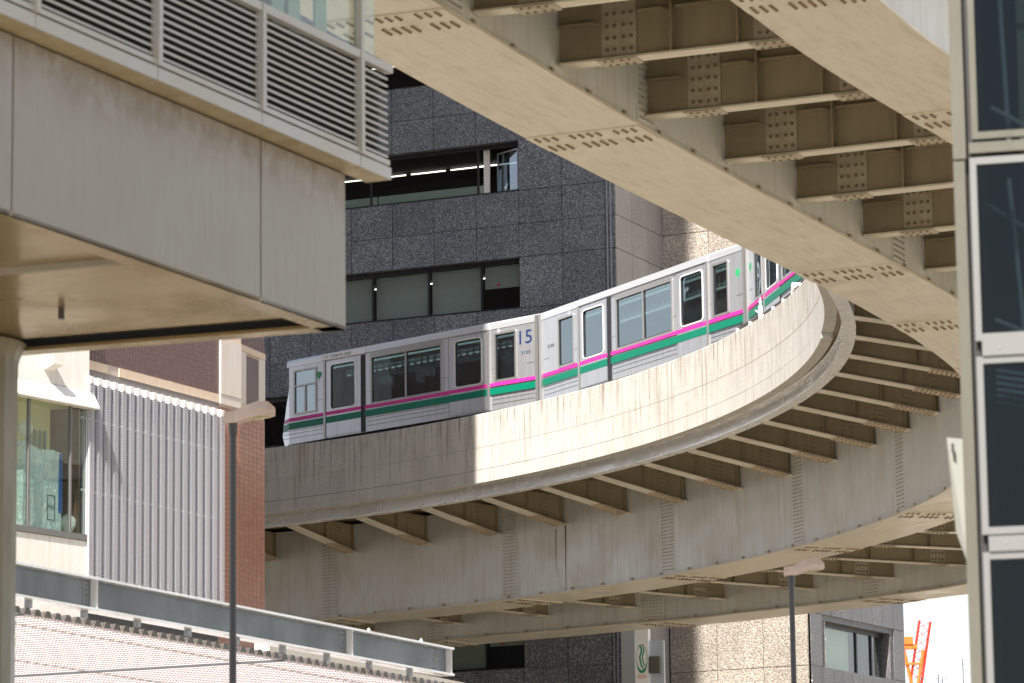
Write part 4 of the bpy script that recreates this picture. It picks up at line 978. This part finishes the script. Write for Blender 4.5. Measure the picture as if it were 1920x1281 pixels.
# ------------------------------------------------------------------ street lamps
def street_lamp(x, y, z, label):
    root = thing('street_lamp', (x, y, GZ), label, 'street lamp', group='pink-topped street lamps'); H = z - GZ
    m = MB(); m.cyl((0, 0, 0), (0, 0, H - .02), .05, 14, .042); m.build('pole', M['pole'], root, local=True, smooth=True); m = MB(); m.cyl((0, 0, H - .16), (0, 0, H - .01), .055, 14); m.build('collar', M['pole'], root, local=True)
    sec = [(-.11, .08, -.02, .12), (.03, .085, -.02, .135), (.17, .12, .02, .20), (.30, .14, .055, .245), (.44, .14, .065, .24), (.52, .10, .085, .17)]
    m = MB(); S = []
    for xx, hw, zb_, zt_ in sec: mid = zb_ + (zt_ - zb_) * .45; S.append([Vector(p) + Vector((0, 0, H)) for p in ((xx, -hw, zb_), (xx, hw, zb_), (xx, hw, mid), (xx, hw * .62, zt_), (xx, -hw * .62, zt_), (xx, -hw, mid))])
    for A, B in zip(S, S[1:]):
        for i in range(6): j = (i + 1) % 6; m.face([A[i], B[i], B[j], A[j]][::-1])
    m.face(S[0]); m.face(S[-1][::-1]); m.build('lamp_head', M['lamp'], root, local=True)
    m = MB(); P = []
    for i in range(14): a = 2 * math.pi * i / 14; P.append((.31 + .17 * math.cos(a), .085 * math.sin(a)))
    top = [Vector((p[0], p[1], H + .068 + (p[0] - .3) * .06)) for p in P]; bot = [Vector((.31 + (p[0] - .31) * .6, p[1] * .6, H + .032 + (p[0] - .3) * .06)) for p in P]
    for i in range(14): j = (i + 1) % 14; m.face([top[i], top[j], bot[j], bot[i]])
    m.face(bot); m.build('lens', M['lens'], root, local=True, smooth=False)
street_lamp(-3.47, 47.0, 7.57, 'street lamp on a dark pole in front of the tiled building')
street_lamp(4.34, 60.0, 7.13, 'street lamp on a dark pole in front of the far viaduct girders')

# ------------------------------------------------------------------ near building at upper left: panelled box, louvres, glazing
nbd = thing('louvred_building', (-4, 33, GZ), 'near building corner with beige panelled soffit box, louvres and glazing at upper left', 'building')
e1 = Vector((.424, .905, 0)).normalized(); en = Vector((.905, -.424, 0)).normalized(); e2 = Vector((-.958, .287, 0)).normalized()
K = Vector((-1.49, 34.0, 0)); 
def QK(u, z, d=0.): q = K - e1 * u + en * d; q.z = z; return q     # u runs from the far corner back towards the viewer
ZS, ZU = 6.30, 7.75
Pcol = Vector((-4.56, 35.1, 0)); fe = (Pcol - K).normalized()
LBX = 16.; jt = [0, 1.59, 5.56, 9.2, 12.8, LBX]
for a, b in zip(jt, jt[1:]):
    m = MB(); m.hexa(QK(a + .013, ZS, -.03), -e1 * (b - a - .026), en * .03, Vector((0, 0, ZU - .02 - ZS))); m.build('side_panel', M['boxside'], nbd)
m = MB(); m.hexa(QK(0.02, ZS + .02, -.06), -e1 * LBX, en * .02, Vector((0, 0, ZU - ZS))); m.hexa(QK(0.03, ZS + .03, -.05), -e1 * .03, fe * 4, Vector((0, 0, ZU - ZS))); m.build('backing', M['joint'], nbd)
# underside: rims and recessed soffit panels
m = MB(); m.hexa(QK(0, ZS - .0, 0), -e1 * LBX, -en * .22, Vector((0, 0, .03))); m.hexa(QK(0, ZS - .0, -.0), fe * 9, -e1 * .22, Vector((0, 0, .032))); m.build('rim', M['boxsoffit'], nbd)
m = MB(); m.hexa(QK(.5, ZS + .06, -.22), fe * 9 , -e1 * 3.0, Vector((0, 0, .02))); m.build('soffit_panel', M['boxsoffit'], nbd)
m = MB(); m.hexa(QK(3.56, ZS + .05, -.22), fe * 9, -e1 * 12.4, Vector((0, 0, .02))); m.build('soffit_panel', M['boxsoffit'], nbd)
m = MB(); m.hexa(QK(3.5, ZS - .0, -.22), fe * 9, -e1 * .05, Vector((0, 0, .06))); m.build('soffit_rib', M['boxpaint'], nbd)
m = MB(); m.hexa(QK(.22, ZS + .1, -.22), fe * 9, -e1 * .28, Vector((0, 0, .02))); m.build('slot', M['joint'], nbd)
m = MB(); m.box(-3.98, -3.93, 33.1, 33.16, ZS - .03, ZS + .06); m.build('soffit_sensor', M['pole'], nbd)
# column
m = MB(); cx0 = Vector((-4.72, 34.9, 0)); P = []
for i in range(24): a = 2 * math.pi * i / 24; P.append((-5.14 + .60 * math.cos(a), 34.75 + .6 * math.sin(a), GZ))
m.prism(P, (0, 0, ZS + .04 - GZ)); 
for k in range(5):
    z0, r0_ = ZS - .16 + k * .04, .6 + .003 * k * k; z1, r1_ = z0 + .04, .6 + .003 * (k + 1) ** 2
    m.cyl((-5.14, 34.75, z0), (-5.14, 34.75, z1), r0_, 24, r1_, caps=False)
m.build('column', paint('column_paint', (.20, .18, .115), (.15, .13, .075), None, .4, blot=.3), nbd, smooth=False)
# louvre storey
off_l = .24
def QLv(u, z, d=0.): return QK(u, z, off_l + d)
u0 = -.45; posts = [0.16, 2.0, 3.76, 5.62, 7.4, 9.2, 11.0, 12.8, 14.6]
m = MB(); 
m.build
seg = [u0] + posts
for a, b in zip(seg, seg[1:]):
    m = MB(); m.hexa(QLv(a + .006, ZU, 0), -e1 * (b - a - .012), -en * .02, Vector((0, 0, .11))); m.build('fascia_panel', M['louver'], nbd)
    m = MB(); m.hexa(QLv(a + .006, ZU, -.021), -e1 * (b - a - .012), -en * (off_l - .0), Vector((0, 0, .015))); m.build('soffit_strip', M['understrip'], nbd)
    m = MB(); m.hexa(QLv(a + .03, ZU + .13, 0), -e1 * (b - a - .06), -en * .03, Vector((0, 0, .045))); m.build('louvre_sill', M['louver'], nbd)
    for k in range(12):
        z = ZU + .20 + k * .0665; m = MB(); m.prism([QLv(a + .03, z, -.02), QLv(a + .03, z + .022, -.02), QLv(a + .03, z + .052, -.10), QLv(a + .03, z + .032, -.10)], -e1 * (b - a - .08)); m.build('louvre_blade', M['louver'], nbd)
m = MB(); m.hexa(QLv(u0, ZU + .11, -.13), -e1 * 15.2, -en * .02, Vector((0, 0, .92))); m.build('louvre_back', M['joint'], nbd)
m = MB(); m.hexa(QLv(u0 - .0, ZU + 1.0, .02), -e1 * 15.2, -en * .08, Vector((0, 0, .075))); m.build('top_rail', M['louver'], nbd)
for i, a in enumerate(posts):
    m = MB(); m.hexa(QLv(a + .03, ZU + .12, .03), -e1 * -.06, -en * .08, Vector((0, 0, 3.5 if i % 2 == 0 else .95))); m.build('mullion', M['louver'], nbd)
for a, b in zip([-.18] + posts[0:-1:1], posts):
    m = MB(); m.hexa(QLv(a, ZU + 1.08, -.03), -e1 * (b - a), -en * .012, Vector((0, 0, 3.0))); m.build('pane', M['gglass'], nbd)
m = MB(); m.hexa(QLv(.62, ZU + 1.05, -.5), -e1 * 14, -en * .02, Vector((0, 0, 3))); m.hexa(QLv(-.1, ZU + 1.05, -1.3), -e1 * .8, -en * .02, Vector((0, 0, 3))); m.build('inner_wall', plain('dim_interior', (.10, .09, .08), .8), nbd)
m = MB(); 
for u in (.25, .75, 1.05): m.hexa(QLv(u, ZU + 1.06, -.3), -e1 * .22, -en * .02, Vector((0, 0, 3)))
m.build('inner_blind', plain('greygreen_blind', (.36, .42, .36), .7), nbd)
m = MB(); m.hexa(QLv(-.1, ZU, -.3), -e1 * 15, -en * 6, Vector((0, 0, .1))); m.hexa(QLv(-.1, ZU + 4.2, -.1), -e1 * 15, -en * 6, Vector((0, 0, .2))); m.build('floor_slab', M['joint'], nbd)

# ------------------------------------------------------------------ near glazed building at the right edge
rg = thing('glazed_building', (3.1, 26, GZ), 'near glass curtain wall with beige and silver frames at the right edge', 'building')
g1 = Vector((.97, -.24, 0)).normalized(); gn = Vector((-.24, -.97, 0)).normalized(); G0 = Vector((3.082, 26, 0))
def QG(u, z, d=0.): q = G0 + g1 * u + gn * d; q.z = z; return q
def gbox(name, mat, u0, u1, z0, z1, d0, d1, parent=None): m = MB(); m.hexa(QG(u0, z0, d0), g1 * (u1 - u0), gn * (d1 - d0), Vector((0, 0, z1 - z0))); return m.build(name, mat, parent or rg)
gbox('corner_cover', M['beigemetal'], 0, .09, 5.96, 12, 0, .05); gbox('corner_cover', M['beigemetal'], 0, .08, GZ, 5.945, 0, .05)
gbox('gasket_strip', M['joint'], .08, .135, GZ, 12, -.06, -.03)
gbox('transom', M['beigemetal'], .11, 3, 6.0, 6.075, -.02, .03)
for z0, z1 in ((6.10, 9.5), (4.68, 5.97), (3.34, 4.57), (1.6, 3.22)):
    a0 = .13 if z0 > 6 else .11
    m = MB()
    for q in ((a0, a0 + .045, z0, z1), (a0 + .045, 2.5, z0, z0 + .05), (a0 + .045, 2.5, z1 - .05, z1)): m.hexa(QG(q[0], q[2], -.02), g1 * (q[1] - q[0]), gn * .04, Vector((0, 0, q[3] - q[2])))
    fr = m.build('window', M['beigemetal'] if z0 > 6 else M['alu'], rg); gbox('pane', M['dglass'], a0 + .05, 2.4, z0 + .05, z1 - .05, -.01, -.004, fr)
for z in (4.57, 3.22): gbox('transom', M['alu'], .155, 3, z + .002, z + .108, -.02, .035)
m = MB()
for z in (4.62, 3.28): m.bolt(QG(.27, z, .035), gn, .008, .006)
m.build('screw', M['postmetal'], rg)
# added bars and slats behind the glass imitate reflections of the building opposite
m = MB()
for (ua, za, ub, zb_) in ((.30, 7.6, .33, 6.15), (.22, 6.42, .6, 6.2), (.22, 7.35, .6, 7.1), (.33, 5.9, .40, 4.7), (.17, 5.72, .6, 5.45), (.2, 4.9, .6, 4.72)): m.cyl(QG(ua, za, -.4), QG(ub, zb_, -.5), .016, 6)
m.build('mirrored_bars', plain('pale_bar', (.7, .72, .72), .5), rg, kind='stuff')
m = MB(); 
for k in range(6): m.hexa(QG(.2, 4.30 + k * .045, -.35), g1 * .4 + Vector((0, 0, -.08)), gn * .01, Vector((0, 0, .02)))
m.build('mirrored_slats', M['white_steel'], rg)
gbox('inner_wall', M['dark'], .0, 3, GZ, 12, -1.5, -1.4); gbox('side_wall', M['beigemetal'], .0, .06, GZ, 12, -3, -.062)
gbox('interior_column', plain('pale_interior', (.42, .42, .34), .8), .40, .47, 6.15, 9, -.7, -.6)
# small projecting sign plate beside it
pl = thing('sign_plate', (3.2, 27.7, 3.2), 'blank pale grey projecting sign plate fixed beside the glass wall', 'sign')
kk = 27.6 / 24.0
m = MB(); m.prism([(2.74 * kk, 27.6, 3.71 * kk), (2.98 * kk, 27.75, 3.71 * kk), (2.98 * kk, 27.75, 2.80 * kk), (2.86 * kk, 27.67, 2.90 * kk), (2.78 * kk, 27.6, 3.11 * kk)], (.02, .06, 0)); m.build('plate', plain('sign_plate_paint', (.40, .41, .38), .5), pl)
m = MB(); m.prism([(2.765 * kk, 27.58, 3.67 * kk), (2.783 * kk, 27.58, 3.67 * kk), (2.785 * kk, 27.58, 3.61 * kk), (2.767 * kk, 27.58, 3.61 * kk)], (.002, .012, 0)); m.build('fixing', M['pole'], pl)

# ------------------------------------------------------------------ crane and aerials in the distance
cr = thing('tower_crane', (27, 260, GZ), 'red and orange lattice tower crane far behind the granite building', 'crane')
def lattice(m, p0, p1, wd, n):
    p0, p1 = Vector(p0), Vector(p1); ax = (p1 - p0).normalized(); x = Vector((1, 0, 0)); y = ax.cross(x).normalized(); x = y.cross(ax).normalized(); cs = [(-1, -1), (1, -1), (1, 1), (-1, 1)]
    for cx_, cy_ in cs: m.cyl(p0 + x * cx_ * wd / 2 + y * cy_ * wd / 2, p1 + x * cx_ * wd / 2 + y * cy_ * wd / 2, .06, 5)
    for i in range(n):
        a, b = p0.lerp(p1, i / n), p0.lerp(p1, (i + 1) / n)
        for k in range(4): c0, c1 = cs[k], cs[(k + 1) % 4]; m.cyl(a + x * c0[0] * wd / 2 + y * c0[1] * wd / 2, b + x * c1[0] * wd / 2 + y * c1[1] * wd / 2, .03, 4)
m = MB(); lattice(m, (26.9, 260, 22.4), (27.8, 260, 27.6), .75, 9); m.build('boom', M['red_steel'], cr)
m = MB(); lattice(m, (27.85, 260, 27.7), (28.6, 260, 37), .6, 12); m.build('boom_tip', M['white_steel'], cr)
m = MB(); lattice(m, (26.9, 260, GZ), (26.9, 260, 22.2), 1.6, 20); m.cyl((26.1, 259, 18), (26.9, 259.5, 22.6), .1, 6); m.cyl((27.9, 259, 18), (27.2, 259.5, 22.6), .1, 6); m.build('mast', M['orange_steel'], cr)
m = MB(); m.cyl((26.2, 259.6, 26.0), (26.9, 259.6, 22.5), .12, 6); m.cyl((27.6, 259.6, 25.6), (27.0, 259.6, 22.5), .12, 6); m.box(25.9, 27.2, 259.5, 260.2, 25.7, 26.0); m.box(26.3, 26.9, 259.4, 260.2, 26.0, 26.5); m.box(26.0, 27.3, 259.4, 259.7, 24.6, 24.75); m.build('gantry', M['orange_steel'], cr)
m = MB(); m.box(26.6, 27.8, 259.6, 260.4, 22.2, 22.8); m.build('turntable', M['orange_steel'], cr)
m = MB()
for a, b in (((26.6, 260, 26.5), (27.9, 260, 34)), ((26.8, 260, 26.5), (28.1, 260, 34)), ((28.5, 260.2, 27), (29.2, 260.2, 36))): m.cyl(a, b, .025, 4)
m.box(27.0, 27.8, 259.9, 260.3, 29.2, 29.5); m.build('cable', M['postmetal'], cr)
rb = MB(); rb.box(18, 30, 200, 215, GZ, 17.2); rb.build('distant_block', M['cream'], label='pale distant block below the aerials near the bottom right corner', category='building')
def aerial(x, y, z0, z1, label, big):
    root = thing('aerial', (x, y, z0), label, 'aerial'); m = MB(); m.cyl((0, 0, 0), (0, 0, z1 - z0), .025, 5); m.build('mast', M['pole'], root, local=True)
    m = MB(); H = z1 - z0
    if big:
        m.cyl((-.35, 0, H - .25), (.30, 0, H - .05), .02, 5); m.cyl((-.22, 0, H - .6), (-.20, 0, H + .1), .03, 5); m.cyl((-.35, 0, H - .1), (.0, 0, H - .3), .015, 5); m.cyl((.2, 0, H - .2), (.25, 0, H + .05), .015, 5)
    else: m.cyl((-.15, 0, H - .3), (.15, 0, H - .3), .012, 4); m.cyl((-.1, 0, H - .6), (.1, 0, H - .6), .012, 4)
    m.build('elements', M['pole'], root, local=True)
aerial(22.25, 200.5, 17.2, 18.4, 'dark television aerial against the white sky', True)
aerial(23.35, 200.5, 17.2, 19.3, 'thin whip mast to the right of the television aerial', False)
sc.render.film_transparent = False
try:
    sc.cycles.max_bounces = 8; sc.cycles.transparent_max_bounces = 16; sc.cycles.diffuse_bounces = 5
except Exception: pass
print('panels', c1, c2, c3, c4, 'tiles', cnt, 'objects', len(bpy.data.objects))
